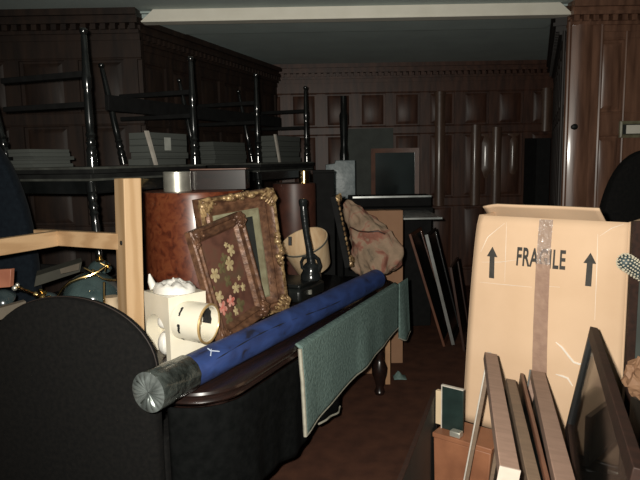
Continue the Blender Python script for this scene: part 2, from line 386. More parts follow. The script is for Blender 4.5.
# ------------------------------------------------------------------ blankets on the table's right side
right = -WID/2
def drape(a0, a1, z_top, zl, zr, inward, out=.012, amp=.012, nu=40, nv=16, wob=0):
    def fn(u, v):
        a = a0+(a1-a0)*u
        bot = zl+(zr-zl)*u + wob*math.sin(u*9)
        L = inward + (z_top-bot); s = v*L
        w = amp*(.3+v)*(math.sin(u*11+1)+.6*math.sin(u*23+2))*min(1, max(0, (s-inward)/.15))
        if s < inward: return ft(a, right+inward-s, z_top+.008)
        return ft(a, right-out-abs(w) if w > 0 else right-out-w*.2, z_top-(s-inward))
    return fn
def a_of(px, py, z=TZ):
    q = P(px, py, z=z)-ft.o; return q.dot(ft.u)
aL = a_of(303, 347)
# dark one underneath, tucked under the moulding
t = thing('dark_blanket', 'black quilted blanket with a pale hem hanging from the near half of the long table', 'blanket', ft(0, right, .3), tab_rz)
def edge_pt(s):
    # walks from the near end, round the near right corner, along the right side
    L0, arc = .10, RC*PI/2
    hx, hy, r_ = LEN/2-.006, WID/2-.006, RC
    if s < L0: return (-hx, -hy+r_+(L0-s)), (-1, 0)
    if s < L0+arc:
        k = (s-L0)/r_; return (-hx+r_-r_*math.cos(k), -hy+r_-r_*math.sin(k)), (-math.cos(k), -math.sin(k))
    return (-hx+r_+(s-L0-arc), -hy), (0, -1)
S1 = .10+RC*PI/2+(aL+.52+LEN/2-.006-RC)
def fnd(u, v):
    s_ = .10+u*(S1-.10); (a, b), (na, nb_) = edge_pt(s_)
    w = .010*v*(math.sin(s_*17)+.6*math.sin(s_*39+2)) - .012*v
    return ft(a+na*w, b+nb_*w, .688-v*(.688-(.255+.03*u+.018*math.sin(s_*13)*u)))
o = MB().grid(fnd, 90, 18).build('cloth', 'dark_blanket', t, solid=.006)
MB().tube([fnd(u/80, 1)+V((.004, -.004, 0)) for u in range(62, 81)], .005, 6).build('hem', 'hem', o)
t = thing('teal_blanket', 'grey teal moving blanket draped over the long table edge', 'blanket', ft(.3, right, .4), tab_rz)
a_end = LEN/2+.0
fn1 = drape(aL, a_end-.15, TZ, .345, .46, .012, out=.012, amp=.010)
mb = MB().grid(fn1, 60, 20); 
def fn2(u, v):
    # the corner that falls over the far end
    a = a_end-.15+.20*u; zz = TZ+.004-v*(.36+.04*math.sin(u*3))
    return ft(a, right-.016-.03*u*v-.012*math.sin(u*5)*v + .0, zz)
mb.grid(fn2, 12, 14)
clo = mb.build('cloth', 'teal', t, solid=.008)
hp = [fn1(0, v/20)+dT*-.004 for v in range(1, 21)]
MB().tube(hp, .009, 6).build('binding', 'hem', clo)
MB().tube([fn1(u/40, 1) for u in range(0, 41)], .006, 6).build('binding', 'hem', clo)
MB().tube([fn2(u/10, 1) for u in range(0, 11)], .005, 6).build('binding', 'hem', clo)

# ------------------------------------------------------------------ blue tube
r_t = .060
p0 = P(149, 392, z=TZ+r_t+.008); p1 = P(376, 279, z=TZ+r_t+.010)
dt = (p1-p0).normalized()
t = thing('carpet_tube', 'long blue wrapped cardboard tube lying along the table with taped end', 'tube', p0, math.atan2(dt.y, dt.x))
L = (p1-p0).length
def wob(s): return r_t*(1+.012*math.sin(s*9)+.010*math.sin(s*23))
MB().tube([p0+dt*s for s in [.16+(L-.16)*k/40 for k in range(41)]], [wob(.16+(L-.16)*k/40) for k in range(41)], 32).build('wrapping', 'blue', t)
# duct tape sleeve with a gathered end
mb = MB(); rings = []
side = dt.cross(Z).normalized(); up = side.cross(dt)
def ring(s, r, cr=0, seed=0, n=48):
    return [p0+dt*(s+cr*.4*math.sin(k*13*2*PI/n+seed)) + (side*math.cos(2*PI*k/n)+up*math.sin(2*PI*k/n))*(r+cr*math.sin(k*11*2*PI/n+seed)+cr*.6*math.sin(k*5*2*PI/n+seed*2)) for k in range(n)]
for s, r, cr, sd in ((.19, r_t+.002, 0, 0), (.187, r_t+.005, .001, 0), (.12, r_t+.005, .001, 1), (.115, r_t+.007, .001, 2), (.06, r_t+.006, .0015, 2), (.055, r_t+.009, .001, 3), (.008, r_t+.008, .002, 3), (.001, r_t+.006, .003, 3), (-.003, r_t-.006, .005, 3), (-.001, r_t*.6, .006, 3), (.002, r_t*.3, .004, 3), (-.002, .006, .001, 3)):
    rings.append(ring(s, r, cr, sd))
mb.loft(rings).build('duct_tape', 'duct', t, smooth=40)
def pleat(u, v):
    an = 2*PI*u; r_ = (r_t+.0075)*(1-v)+.002*v
    h = -.004-.007*abs(math.sin(an*9+1.3*math.sin(an*2)))*math.sin(PI*min(1, v*1.15))-.004*math.sin(an*4+1)*math.sin(PI*v)
    return p0+dt*h+(side*math.cos(an)+up*math.sin(an))*r_
MB().grid(pleat, 108, 10).build('end_cap', 'duct_light', t, smooth=60)
mb = MB()
for s0, s1, w0, w1 in ((0, .030, .0, .022), (.022, .052, .016, .0), (.020, .024, .016, .034)):
    pts = []
    for k in range(5):
        s = .27+(s0+(s1-s0)*k/4); ang = .80+(w0+(w1-w0)*k/4)/r_t
        pts.append(p0+dt*s+(side*math.cos(ang)+up*math.sin(ang))*(r_t+.0015))
    mb.tube(pts, .0022, 6)
mb.build('chalk_mark', 'mark', t)
MB().tube([p0+dt*(.26+1.1*k/30)+(side*math.cos(.42+.25*math.sin(k*.16))+up*math.sin(.42+.25*math.sin(k*.16)))*(r_t-.001) for k in range(31)], [.0005]+[.0018+.0010*math.sin(k*1.7) for k in range(29)]+[.0005], 6).build('dark_seam', 'black', t)

# ------------------------------------------------------------------ black chair with its back to the camera
def dome(w, h, n=28, pw=2.3, flat=.0):
    pts = [(-w, 0)]
    for k in range(n+1):
        a = PI-PI*k/n; c, s_ = math.cos(a), math.sin(a)
        pts.append((w*math.copysign(abs(c)**(2/pw), c), flat+(h-flat)*abs(s_)**(2/pw)))
    pts.append((w, 0)); return pts
cr = P(153, 368, y=1.965); cl = P(-14, 362, y=2.13)
du = (cr-cl); du.z = 0; wch = du.length/2; du.normalize()
cm = (cr+cl)/2
ztop = P(78, 298, y=cm.y).z
fc = Fr((cm.x, cm.y, 0), du, Z)
dn = fc.n if fc.n.y < 0 else -fc.n
fc = Fr((cm.x, cm.y, 0), du, Z, dn)
t = thing('tub_chair', 'black upholstered armchair with a big round back in front of the table end', 'chair', (cm.x, cm.y, 0), math.atan2(du.y, du.x))
out = [(a, b+.30) for a, b in dome(wch, ztop-.30, pw=2.0, flat=ztop-.30-.245)]
bk_ = MB().pad(fc, out, -.055, 0, .025).build('backrest', 'black_cloth', t, smooth=60)
cxo = sum(p[0] for p in out)/len(out); cyo = sum(p[1] for p in out)/len(out)
MB().tube([fc(cxo+(a-cxo)*.999, cyo+(b-cyo)*.999, -.026) for a, b in out[1:-1]], .003, 6).build('piping', 'piping', bk_)
MB().pad(fc, rrect(wch*.92, .0, 0, 1) if 0 else [(a*wch*.92, .30+.14*b) for a, b in ((-1, 0), (1, 0), (1, 1), (-1, 1))], -.62, -.07, .03).build('seat', 'black_cloth', t, bevel=.02)
for sg in (-1, 1): MB().pad(fc, [(sg*wch*.86-.045, .30), (sg*wch*.86+.045, .30), (sg*wch*.86+.045, .57), (sg*wch*.86-.045, .57)], -.55, -.07, .03).build('armrest', 'black_cloth', t, bevel=.015)
for sa in (-1, 1):
    for c in (-.09, -.56): MB().lathe(fc(sa*wch*.82, 0, c), Z, [(.014, 0), (.024, .30)], 14).build('leg', 'black_wood', t)

# navy high-backed chair at the left
def high_chair(name, label, cen, du, w, top, cloth, low=.42):
    f = Fr((cen.x, cen.y, 0), du, Z); n = f.n if f.n.y < 0 else -f.n; f = Fr((cen.x, cen.y, 0), du, Z, n)
    t = thing(name, label, 'chair', (cen.x, cen.y, 0), math.atan2(du.y, du.x))
    o = [(a, b+low) for a, b in dome(w, top-low, pw=2.4, flat=.45)]
    MB().pad(f, o, -.05, .05, .045).build('backrest', cloth, t, smooth=60)
    MB().pad(f, [(-w, low-.10), (w, low-.10), (w, low+.04), (-w, low+.04)], .03, .40, .03).build('seat', cloth, t, bevel=.02)
    for sa in (-1, 1):
        for c in (-.01, .38): MB().lathe(f(sa*(w-.05), 0, c), Z, [(.016, 0), (.025, low-.08)], 12).build('leg', 'black_wood', t)
    return t
q = P(35, 262, y=3.16); w = .44
high_chair('wing_chair', 'dark navy high backed chair behind the pine rail at far left', V((q.x-w+.015, 3.16, 0)), V((1, .0, 0)), w, P(-20, 118, y=3.16).z, 'navy')

# ------------------------------------------------------------------ pine frame standing on the table
pp = P(131.5, 245, y=2.42); zt = P(130, 178, y=2.42).z
t = thing('pine_trestle', 'unfinished pine frame with a tall square post and rails, standing on the table', 'frame', (pp.x, pp.y, TZ))
q = P(60, 237, y=2.60); dA = V((q.x-pp.x, q.y-pp.y, 0)).normalized(); nA = V((dA.y, -dA.x, 0)); nA = nA if nA.y < 0 else -nA
fpst = Fr((pp.x, pp.y, 0), (math.cos(.62), math.sin(.62), 0), (-math.sin(.62), math.cos(.62), 0))
hw = .0365
fpst = Fr((pp.x, pp.y, 0), V((.75, .66, 0)), V((-.66, .75, 0)), Z)
pbt = P(131.5, 330, y=2.42); sh_ = V((pbt.x-pp.x, 0, 0))*((zt-TZ)/(zt-pbt.z))
mb = MB(); mb.hexa([fpst(a, b, TZ+.001)+sh_ for a, b in ((-.037, -.047), (.037, -.047), (.037, .047), (-.037, .047))]+[fpst(a, b, zt) for a, b in ((-.037, -.047), (.037, -.047), (.037, .047), (-.037, .047))]); mb.build('post', 'pine', t, bevel=.004)
zr = P(117, 242, y=2.42).z; rh = .033
def rail(o, d, length, zc, h, th, name='rail'):
    n = V((d.y, -d.x, 0))
    f = Fr((o.x, o.y, 0), d, n, Z); return MB().box(f, 0, length, -th/2, th/2, zc-h, zc+h).build(name, 'pine_rail', t, bevel=.003)
oA = V((pp.x, pp.y, 0)) + dA*.01 + nA*.012
Lq = (V((q.x, q.y, 0))-oA).length
rail(oA, dA, Lq+.13, zr+.001, rh, .035)
dB = V((-.42, -.91, 0)).normalized()
oB = V((q.x, q.y, 0)) + nA*.0
zq = P(60, 237, y=2.6).z
fB = Fr((oB.x, oB.y, 0), dB, V((dB.y, -dB.x, 0)), Z)
e = P(0, 248, y=(oB+dB*.30).y)
MB().box(fB, .018, .50, -.018, .018, zr-rh, zr+rh).build('rail', 'pine_rail', t, bevel=.003)
pb = oB+dB*.52
MB().wbox(pb.x-.036, pb.x+.036, pb.y-.036, pb.y+.036, .001, zt).build('post', 'pine', t, bevel=.004)
ql, _ = fpst.u, 0
fb_ = Fr(fpst(-.037, 0, 0)+sh_*((zt-zr)/(zt-TZ)), fpst.v, Z, -fpst.u); a_, b_ = fb_.hit(121.5, 243)
MB().lathe(fb_(a_, b_, -.003), fb_.n, [(.0095, 0), (.0095, .006), (.004, .008)], 12).build('bolt', 'black', t)

# ------------------------------------------------------------------ lamp parts heaped behind the black chair
def bowl(px, py, y, r, hgt, m, label, tilt=(0, 0, 1)):
    c = P(px, py, y=y); a = V(tilt).normalized()
    t = thing('glass_lampshade', label, 'lampshade', (c.x, c.y, c.z))
    pr = [(r*math.cos(k*PI/2/9)+.001, hgt*math.sin(k*PI/2/9)) for k in range(10)]
    pr = [(r*1.03, -.008), (r*1.04, 0)] + pr
    pr2 = [(max(.001, x-.004), h-.004) for x, h in pr][::-1]
    MB().lathe(c, a, pr+pr2, 28).build('shade', m, t)
    MB().lathe(c+a*(hgt*.96), a, [(.02, 0), (.02, .01), (.008, .016), (.012, .026), (.003, .034)], 14).build('finial', 'brass', t)
    return t
bowl(93, 297, 2.85, .135, .12, 'glass_teal', 'teal glass bowl lampshade upside down beside the pine post', (.15, -.25, 1))
bowl(52, 306, 2.72, .05, .075, 'glass_grey', 'smaller grey glass lampshade between the brass stem and the teal bowl', (-.35, -.5, 1))
bowl(100, 268, 3.0, .055, .04, 'glass_teal', 'flat teal glass lampshade lying behind the curved brass arm', (.1, -.2, 1))
bowl(3, 303, 2.56, .06, .06, 'glass_grey', 'dark grey glass lampshade at the left edge under the red brown box', (-.5, -.4, .8))
# curved arm
t = thing('brass_branch', 'curved polished brass lamp arm lying over the glass bowls', 'lamp arm', P(60, 295, y=2.66))
pts = [(58, 296, 2.66), (63, 288, 2.66), (70, 282, 2.66), (80, 278, 2.67), (90, 275.5, 2.68), (99, 271, 2.70), (106, 266, 2.72)]
pts = [P(a, b, y=c) for a, b, c in pts]
MB().tube(pts, [.005, .006, .007, .0075, .0075, .006, .005], 10).build('arm', 'brass', t)
mb = MB(); c = pts[-1]
for k in range(6):
    a = k*PI/3+.4; mb.tube([c, c+V((math.cos(a)*.028, -.01, math.sin(a)*.028))], [.005, .002], 6)
mb.ball(c, .009); mb.build('scroll_cup', 'brass', t)
# stem
t = thing('brass_spindle', 'beaded brass lamp stem behind the top of the black chair', 'lamp stem', P(20, 288, y=2.5))
s0, s1 = P(17, 287, y=2.5), P(53, 301, y=2.45); ax = (s1-s0).normalized(); L = (s1-s0).length
pr = []
for k in range(40):
    u = k/39; pr.append((.0055+.0075*abs(math.sin(u*16))*(1 if u > .5 else .35)+.004*(u > .8), u*L))
MB().lathe(s0, ax, pr, 14).build('stem', 'brass', t)
MB().ball(s0+V((-.01, 0, -.004)), .012).ball(s0+V((.004, -.004, .010)), .009).build('socket', 'silver', t)
# second small arms near the post
t = thing('brass_sconce', 'small brass lamp bracket poking out beside the pine post', 'lamp bracket', P(108, 282, y=2.72))
MB().tube([P(a, b, y=2.74) for a, b in ((84, 268), (94, 273), (103, 279), (109, 280), (116, 280))], [.004, .005, .005, .007, .005], 8).build('arm', 'brass', t)
MB().tube([P(a, b, y=2.68) for a, b in ((104, 282), (104, 292), (104, 306))], .006, 8).build('stem', 'brass', t)
# boards and cards
def slab(name, label, cat, corners, y0, y1, th, m, group=None):
    """a flat board whose four corners are seen at pixels; y0/y1 the distance of its left and right ends"""
    ys = (y0, y1, y1, y0) if not isinstance(y0, (list, tuple)) else y0
    pts = [P(a, b, y=yy) for (a, b), yy in zip(corners, ys)]
    n = (pts[1]-pts[0]).cross(pts[3]-pts[0]).normalized(); n = n if n.y > 0 else -n
    o = MB().hexa(pts+[p+n*th for p in pts]).build(name, m, bevel=min(.002, th*.3))
    return tag(o, label, cat, group)
slab('flat_board', 'grey brown board end at the left edge above the black chair', 'board', ((-14, 312), (26, 301), (27, 311), (-14, 325)), 2.32, 2.42, .03, 'board_grey')
slab('card_folder', 'drab card folder lying under the pine rail behind the glass shades', 'folder', ((36, 276), (82, 262), (80, 272), (34, 287)), 3.02, 3.10, .10, 'board_olive')
slab('card_folder', 'pale card slip on the drab folder behind the glass shades', 'card', ((60, 269), (80, 263), (79, 270), (61, 274)), 2.98, 3.05, .006, 'board_grey')
slab('wooden_box', 'small red brown wooden box at the left edge under the pine rail', 'box', ((-25, 271), (11, 269), (10, 287), (-25, 290)), 2.46, 2.44, .025, 'box_red')
# small white pottery by the post
q = P(111, 298, y=2.72); mb = MB(); mb.lathe(V((q.x, q.y, TZ+.001)), Z, [(.03, 0), (.045, .06), (.05, .11), (.03, .17), (.036, .19)], 20)
tag(mb.build('pottery_jar', 'cream'), 'small cream jar tucked behind the pine post', 'jar')

# ------------------------------------------------------------------ white ceramic block
yb = 2.33
e0 = P(168, 298, y=yb); zt = e0.z
uR = V((.72, .69, 0)).normalized()
uL = V((-uR.y, uR.x, 0))
wR = .175; wL = .20
t = thing('ceramic_pedestal', 'white ceramic block with an arched recess and a round open collar, beside the blue tube', 'pedestal', (e0.x, e0.y, TZ), math.atan2(uR.y, uR.x))
fR = Fr((e0.x, e0.y, TZ+.001), uR, Z); nR = uR.cross(Z); fR = Fr((e0.x, e0.y, TZ+.001), uR, Z, nR)
nL = -uR; fL = Fr((e0.x, e0.y, TZ+.001), uL, Z, nL)
Hh = zt-TZ-.001
mb = MB()
arch = [(0, 0), (.035, 0)]+[(.115-.08*math.cos(k*PI/14), .10+.08*math.sin(k*PI/14)) for k in range(15)]+[(.195, 0), (wL, 0), (wL, Hh), (0, Hh)]
mb.prism(fL, arch, -.07, 0)
mb.box(fL, 0, wL, 0, Hh, -wR, -.07)
mb.build('block', 'porcelain', t, smooth=30)
mb = MB(); mb.ball(fL(.10, .055, -.036), .05, (.65, 1, 1)); mb.ball(fL(.12, .14, -.045), .03); mb.build('knop', 'porcelain_white', t)
# sculpted top
mb = MB(); cen = (e0 + uR*wR*.5 + uL*wL*.5); cen.z = zt
def lump(u, v):
    a = 2*PI*u; rr = math.sin(v*PI/2); x = rr*math.cos(a); y = rr*math.sin(a)
    h = .034*math.cos(v*PI/2)**.45
    nz = noise.noise(V((x*2.6+3, y*2.6, 1.5)))*.022+abs(noise.noise(V((x*5, y*5, 4))))*.016
    return cen + uR*(x*.083) + uL*(y*.10) + Z*(max(0, h+nz*math.cos(v*PI/2)**.4)+.001)
mb.grid(lump, 36, 14)
mb.tube([cen+uR*-.06+uL*.06+Z*.01, cen+uR*-.065+uL*.075+Z*.04, cen+uR*-.065+uL*.085+Z*.07], [.018, .014, .004], 10)
mb.build('carved_top', 'porcelain_white', t, smooth=60)
# collar
cc = fR(*fR.hit(190, 322, 0)); ax = (nR*.86+uR*.42+Z*.02).normalized()
ca = fR.hit(188, 320)
c0 = fR(ca[0]-.004, ca[1], -.004); R = .080
ax = (fR.n*.90+uR*.42+Z*-.06).normalized()
MB().lathe(c0, ax, [(R, -.02), (R, .103), (R-.004, .107), (R-.012, .103), (R-.012, .012), (.002, .010)], 40, caps=False).build('collar', 'porcelain', t)
MB().lathe(c0, ax, [(R+.001, .101), (R+.003, .104), (R+.001, .109), (R-.005, .109), (R-.008, .104)], 40, caps=False).build('rim', 'worn_rim', t)
MB().ball(c0+ax*.03, .036).build('inner_boss', 'worn_rim', t)
mb = MB(); ref = (Z-ax*Z.dot(ax)).normalized(); sd = ax.cross(ref)
def patch(mb, a0, a1, h0, h1, rad, jag):
    n = 14
    mb.grid(lambda u, v: c0+ax*((h0+(h1-h0)*v)+jag*noise.noise(V((u*6, v*3, h0*50)))) + (ref*math.cos(a0+(a1-a0)*u)+sd*math.sin(a0+(a1-a0)*u))*rad, n, 5)
patch(mb, -1.9, .2, .022, .078, R-.0135, .012)
patch(mb, .6, 1.1, .008, .016, R+.001, .004); patch(mb, 1.5, 2.0, .010, .02, R+.001, .004); patch(mb, 2.4, 2.7, .012, .018, R+.001, .004)
patch(mb, -1.0+3.6, 3.0, .08, .084, R+.001, .003)
mb.build('worn_patch', 'black', t)

# ------------------------------------------------------------------ burl drums
def drum(cx, cy, r, top, label, vm='burl'):
    t = thing('burl_pedestal', label, 'pedestal', (cx, cy, TZ), 0, 'burl drum pedestals on the table')
    MB().lathe((cx, cy, TZ+.001), Z, [(r*.97, 0), (r, .012), (r, top-TZ-.02), (r*.985, top-TZ-.003), (r*.9, top-TZ)], 56).build('drum', vm, t)
    return t
y1 = 3.42
cL = P(146, 230, y=y1)
DT = P(200, 190, y=y1).z
drum(cL.x+.285, y1, .285, DT, 'large red burl drum carrying a bright canister and a dark box, behind the gilt frames')
def canister(px, yy, zb_, r, h, label, m):
    q = P(px, 180, y=yy)
    t = thing('metal_canister', label, 'canister', (q.x, yy, zb_))
    MB().lathe((q.x, yy, zb_+.001), Z, [(r, 0), (r, h*.9), (r*.97, h*.91)], 36).build('body', m, t)
    MB().lathe((q.x, yy, zb_+.001), Z, [(r*1.01, h*.91), (r*1.01, h*.97), (r*.9, h)], 36).build('lid', m, t)
canister(177, y1-.10, DT, .074, .108, 'bright nickel canister standing on the large red burl drum', 'silver')
q = P(191.5, 180, y=y1-.04); q2 = P(246, 180, y=y1-.04)
t = thing('dark_box', 'dark wooden box beside the nickel canister on the large red burl drum', 'box', ((q.x+q2.x)/2, y1, DT))
MB().wbox(q.x, q2.x, y1-.05, y1+.14, DT+.001, DT+.112).build('body', 'mahog', t, bevel=.003)
MB().wbox(q.x-.004, q2.x+.004, y1-.055, y1+.144, DT+.113, DT+.120).build('lid', 'red_wood', t, bevel=.001)
cL = P(276, 205, y=4.14)
DT2 = P(293, 183, y=4.2).z
drum(cL.x+.125, 4.2, .15, DT2, 'smaller burl drum with shade in its colour, behind the bucket and black iron stand', 'burl_shaded')
canister(304, 4.13, DT2, .035, .085, 'small brass canister standing on the smaller burl drum', 'brass')

# ------------------------------------------------------------------ pictures leaning along the table
def lean_frame(bl, br, tl_px, H=None):
    """frame of a picture whose base runs bl-br on the table and whose left edge passes the pixel tl_px"""
    u = (br-bl); u.z = 0; W = u.length; u.normalize()
    n0 = V((u.y, -u.x, 0))
    best = None
    for k in range(0, 60):
        th = math.radians(k*.5); v = Z*math.cos(th) - n0*math.sin(th)
        # find H that best meets the pixel
        for hh in range(30, 100):
            h = hh/100; q = bl+v*h-EYE; c = CM.transposed() @ q
            px, py = 320-F_PX*c.x/c.z, 240+F_PX*c.y/c.z
            e = (px-tl_px[0])**2+(py-tl_px[1])**2
            if best is None or e < best[0]: best = (e, v.copy(), h)
    v = best[1]; return Fr(bl, u, v, u.cross(v) if u.cross(v).dot(n0) > 0 else -u.cross(v)), W, best[2]
def star(mb, fr, a, b, r, n=5, rot=0, c=.0015):
    m_ = n*6; st = random.uniform(.75, 1.1)
    k = mb.add([fr(a, b, c+.002)]+[fr(a+math.cos(rot+2*PI*i/m_)*r*st*(.45+.55*abs(math.cos(n*PI*i/m_))**.7), b+math.sin(rot+2*PI*i/m_)*r*(.45+.55*abs(math.cos(n*PI*i/m_))**.7), c) for i in range(m_)])
    for i in range(m_): mb.face((k, k+1+i, k+1+(i+1) % m_))
def ornament(mb, fr, a, b, sa, sb, s, h):
    """a cluster of gesso leaves and beads at a frame corner"""
    for i in range(16):
        t_ = random.random(); along = random.random() < .5
        x = a+sa*(s*t_ if along else s*.35*random.random()); y = b+sb*(s*.35*random.random() if along else s*t_)
        r = (.011+.010*random.random())*(1.15-t_*.6)
        mb.ball(fr(x, y, h+.004*random.random()), r, (1, 1, .8), 8, 5)
    for i in range(7):
        t_ = i/6*PI/2
        mb.tube([fr(a-sa*.012+sa*s*.1, b-sb*.012+sb*s*.1, h-.004), fr(a-sa*.012+sa*s*.75*math.cos(t_)*.9, b-sb*.012+sb*s*.75*math.sin(t_)*.9, h+.012), fr(a+sa*s*math.cos(t_)*.9, b+sb*s*math.sin(t_)*.9, h)], [.007, .010, .004], 6)
def picture(name, label, fr, W, H, prof, fm, om, canvas_mat, inset, s_orn, mid=False):
    t = thing(name, label, 'picture', fr.o, math.atan2(fr.u.y, fr.u.x))
    fo_ = MB().rect_sweep(fr, W, H, prof).build('frame', fm, t, smooth=40)
    h = max(p[1] for p in prof)-.006
    if s_orn:
        for (a, b, sa, sb) in ((0, 0, 1, 1), (W, 0, -1, 1), (W, H, -1, -1), (0, H, 1, -1)):
            mb = MB(); ornament(mb, fr, a+sa*.016, b+sb*.016, sa, sb, s_orn, h); mb.build('corner_ornament', om, fo_, smooth=60)
        if mid:
            for (a, b, sa, sb) in ((W/2, H-.016, 1, 0), (W-.016, H/2, 0, 1), (W/2, .016, 1, 0), (.016, H/2, 0, 1)):
                mb = MB()
                for i in range(14):
                    k = (i/13-.5); mb.ball(fr(a+sa*k*.16+(1-sa)*random.uniform(-.012, .012), b+sb*k*.16+(1-sb)*random.uniform(-.012, .012), h), .012+.008*random.random(), (1, 1, .8), 8, 5)
                mb.build('edge_ornament', om, fo_, smooth=60)
    return t
def corner_frame(BL, BR, TL):
    f = Fr(BL, BR-BL, TL-BL); f.n = f.n if f.n.x > 0 else -f.n
    return f, (BR-BL).length, (TL-BL).dot(f.v)
B1 = on_table(217, 346, TZ+.012)
f1, W1, H1 = corner_frame(B1, P(264, 313, y=B1.y+.33), P(194, 229, y=B1.y+.03))
prof1 = [(0, 0), (0, .030), (.006, .036), (.014, .036), (.020, .026), (.034, .022), (.042, .028), (.050, .026), (.060, .012), (.064, .006), (.064, 0)]
t = picture('floral_picture', 'flower painting in a worn bronze frame leaning in front of the gilt frame', f1, W1, H1, prof1, 'gilt_dull', 'gilt_dull', 'canvas', .06, .06)
mb = MB(); mb.box(f1, .055, W1-.055, .055, H1-.055, .0, .008)
def fl(px, py, r, slot, n=5, rot=0):
    a, b = f1.hit(px, py, .009); mb.slot(slot); star(mb, f1, a, b, r, n, rot, .0092)
sc = .05
for px, py, r in ((231, 250, .042), (229.5, 264, .05), (215, 275, .046), (236, 288, .036), (219, 297, .04), (243, 287, .03), (239, 278, .018), (236, 311, .032), (226, 245, .02)): fl(px, py, r*.74, 1, 5, random.random())
for px, py, r in ((223, 308, .05), (231, 301, .04)): fl(px, py, r*.7, 2, 5, random.random())
for px, py, r in ((222, 268, .03), (212, 290, .03), (228, 281, .03), (240, 305, .035), (229, 318, .03), (224, 258, .025)): fl(px, py, r, 3, 4, random.random())
mb.build('painting', ['canvas', 'petal', 'petal_pink', 'leafp'], t, smooth=0)
# gilt frame behind
B2r = on_table(284, 308, TZ+.045); T2r = P(272, 187, y=B2r.y+.015); T2l = P(197, 199, y=2.74)
f2, W2, H2 = corner_frame(B2r+T2l-T2r, B2r, T2l)
prof2 = [(0, 0), (0, .040), (.006, .050), (.016, .054), (.026, .046), (.034, .030), (.046, .026), (.056, .034), (.066, .030), (.082, .014), (.09, .010), (.09, 0)]
t = picture('gilt_picture', 'ornate gilt frame with carved corners standing behind the flower painting', f2, W2, H2, prof2, 'gilt_dull', 'gilt', 'canvas', .08, .075, True)
MB().rect_sweep(f2, W2, H2, [(.004, .049), (.008, .056), (.018, .058), (.022, .050)]).build('outer_bead', 'gilt', t)
MB().rect_sweep(f2, W2, H2, [(.088, 0), (.088, .016), (.098, .020), (.125, .010), (.125, 0)]).build('slip', 'gilt_green', t)
MB().box(f2, .085, W2-.085, .085, H2-.085, 0, .008).build('backing', 'dark_back', t)
# narrow gilt frame by the bundle, edge-on
o3 = P(345, 268, y=3.62); t3 = P(331, 197, y=3.66)
u3 = V((.10, 1, 0)).normalized(); v3 = (t3-o3)
f3 = Fr(o3, u3, v3); f3 = Fr(o3, u3, v3, f3.n if f3.n.x > 0 else -f3.n)
t = picture('narrow_gilt_picture', 'narrow gilt frame seen edge on beside the floral bundle', f3, .20, v3.length, [(0, 0), (0, .03), (.01, .04), (.02, .036), (.034, .016), (.034, 0)], 'black_matte', 'gilt', 'canvas', .03, .03)
MB().box(f3, .03, .17, .03, v3.length-.03, .0, .008).build('backing', 'dark_back', t)
mb = MB()
for i in range(12): mb.ball(f3(.016, .05+i*(v3.length-.1)/11, .036), .012, (1, 1, 1.4), 8, 5)
mb.build('bead_row', 'gilt', t)

# ------------------------------------------------------------------ black heap, bucket, iron stand
t = thing('black_crate', 'black lumpy crate under the bucket beside the blue tube', 'crate', ft(.44, -.14, TZ), tab_rz)
cB = P(312, 292, y=3.62); fcx = Fr((cB.x, cB.y, TZ+.001), dT, dTl, Z)
MB().pad(fcx, [(-.32, -.08), (.02, -.08), (.02, .20), (-.32, .20)], 0, .074, .02).build('body', 'black_plastic', t, bevel=.015)
MB().pad(fcx, [(-.28, -.06), (.0, -.06), (.0, .18), (-.28, .18)], .074, .094, .008).build('lid', 'black_plastic', t, bevel=.01)
mb = MB(); mb.tube([fcx(-.2, -.084, .03), fcx(-.2, -.084, .055)], .012, 8); 
mb.build('latch', 'silver', t)
bc = P(306, 262, y=3.78)
axb = V((-.28, -.40, .88)).normalized()
t = thing('bucket', 'cream wooden bucket tipped toward the camera behind the black iron stand', 'bucket', (bc.x, bc.y, bc.z-.06))
rb = .155; hb = .20
o_b = P(304, 241, y=3.78) - axb*hb
MB().lathe(o_b, axb, [(.002, 0), (rb*.74, 0), (rb*.76, .006), (rb, hb), (rb*.955, hb), (rb*.72, .014), (.002, .012)], 40, caps=False).build('body', 'tub', t)
MB().lathe(o_b, axb, [(rb*.965, hb-.014), (rb*1.012, hb-.014), (rb*1.016, hb-.004), (rb*.97, hb-.002)], 40, caps=False).build('hoop', 'rim_grey', t)
sl = P(289.5, 241, y=3.86); MB().lathe(o_b, axb, [(.01, 0), (.01, .001)], 8)
d_in = P(290, 241, y=3.80)
MB().box(Fr(d_in, V((1, -.15, 0)), V((-.3, .1, 1))), -.010, .010, -.028, .028, -.006, .006).build('slot', 'black', t)
y_i = 3.52
t = thing('iron_stand', 'black iron stand with a thick upright and looped handle in front of the bucket', 'stand', P(309, 268, y=y_i))
pts = [P(a, b, y=y_i) for a, b in ((303, 201), (304, 215), (306, 232), (309, 248), (311, 262), (312, 273))]
MB().tube(pts, [.018, .022, .019, .021, .026, .03], 14).build('upright', 'iron', t)
mb = MB(); q = P(311, 270, y=y_i); mb.lathe(V((q.x, q.y, TZ+.096)), Z, [(.062, 0), (.062, .03), (.05, .05), (.05, .08), (.03, .10)], 20); mb.build('base', 'iron', t)
MB().tube([P(a, b, y=y_i-.03) for a, b in ((308, 257), (303, 258), (301, 262), (302, 268), (306, 270))], .008, 8).build('handle', 'iron', t)
MB().tube([P(a, b, y=y_i-.01) for a, b in ((313, 255), (318, 259), (320, 266), (318, 271))], .012, 8).build('lever', 'iron', t)
mb = MB(); mb.lathe(P(303, 203, y=y_i)-V((0, 0, .02)), Z, [(.022, 0), (.026, .02), (.026, .035), (.018, .045)], 16); mb.build('cap', 'iron', t)
q = P(313, 173, y=4.62); q1 = P(334, 173, y=4.62)
t = thing('black_crate', 'tall black crate standing on the floor past the table end, behind the bucket', 'crate', ((q.x+q1.x)/2, 4.7, 0))
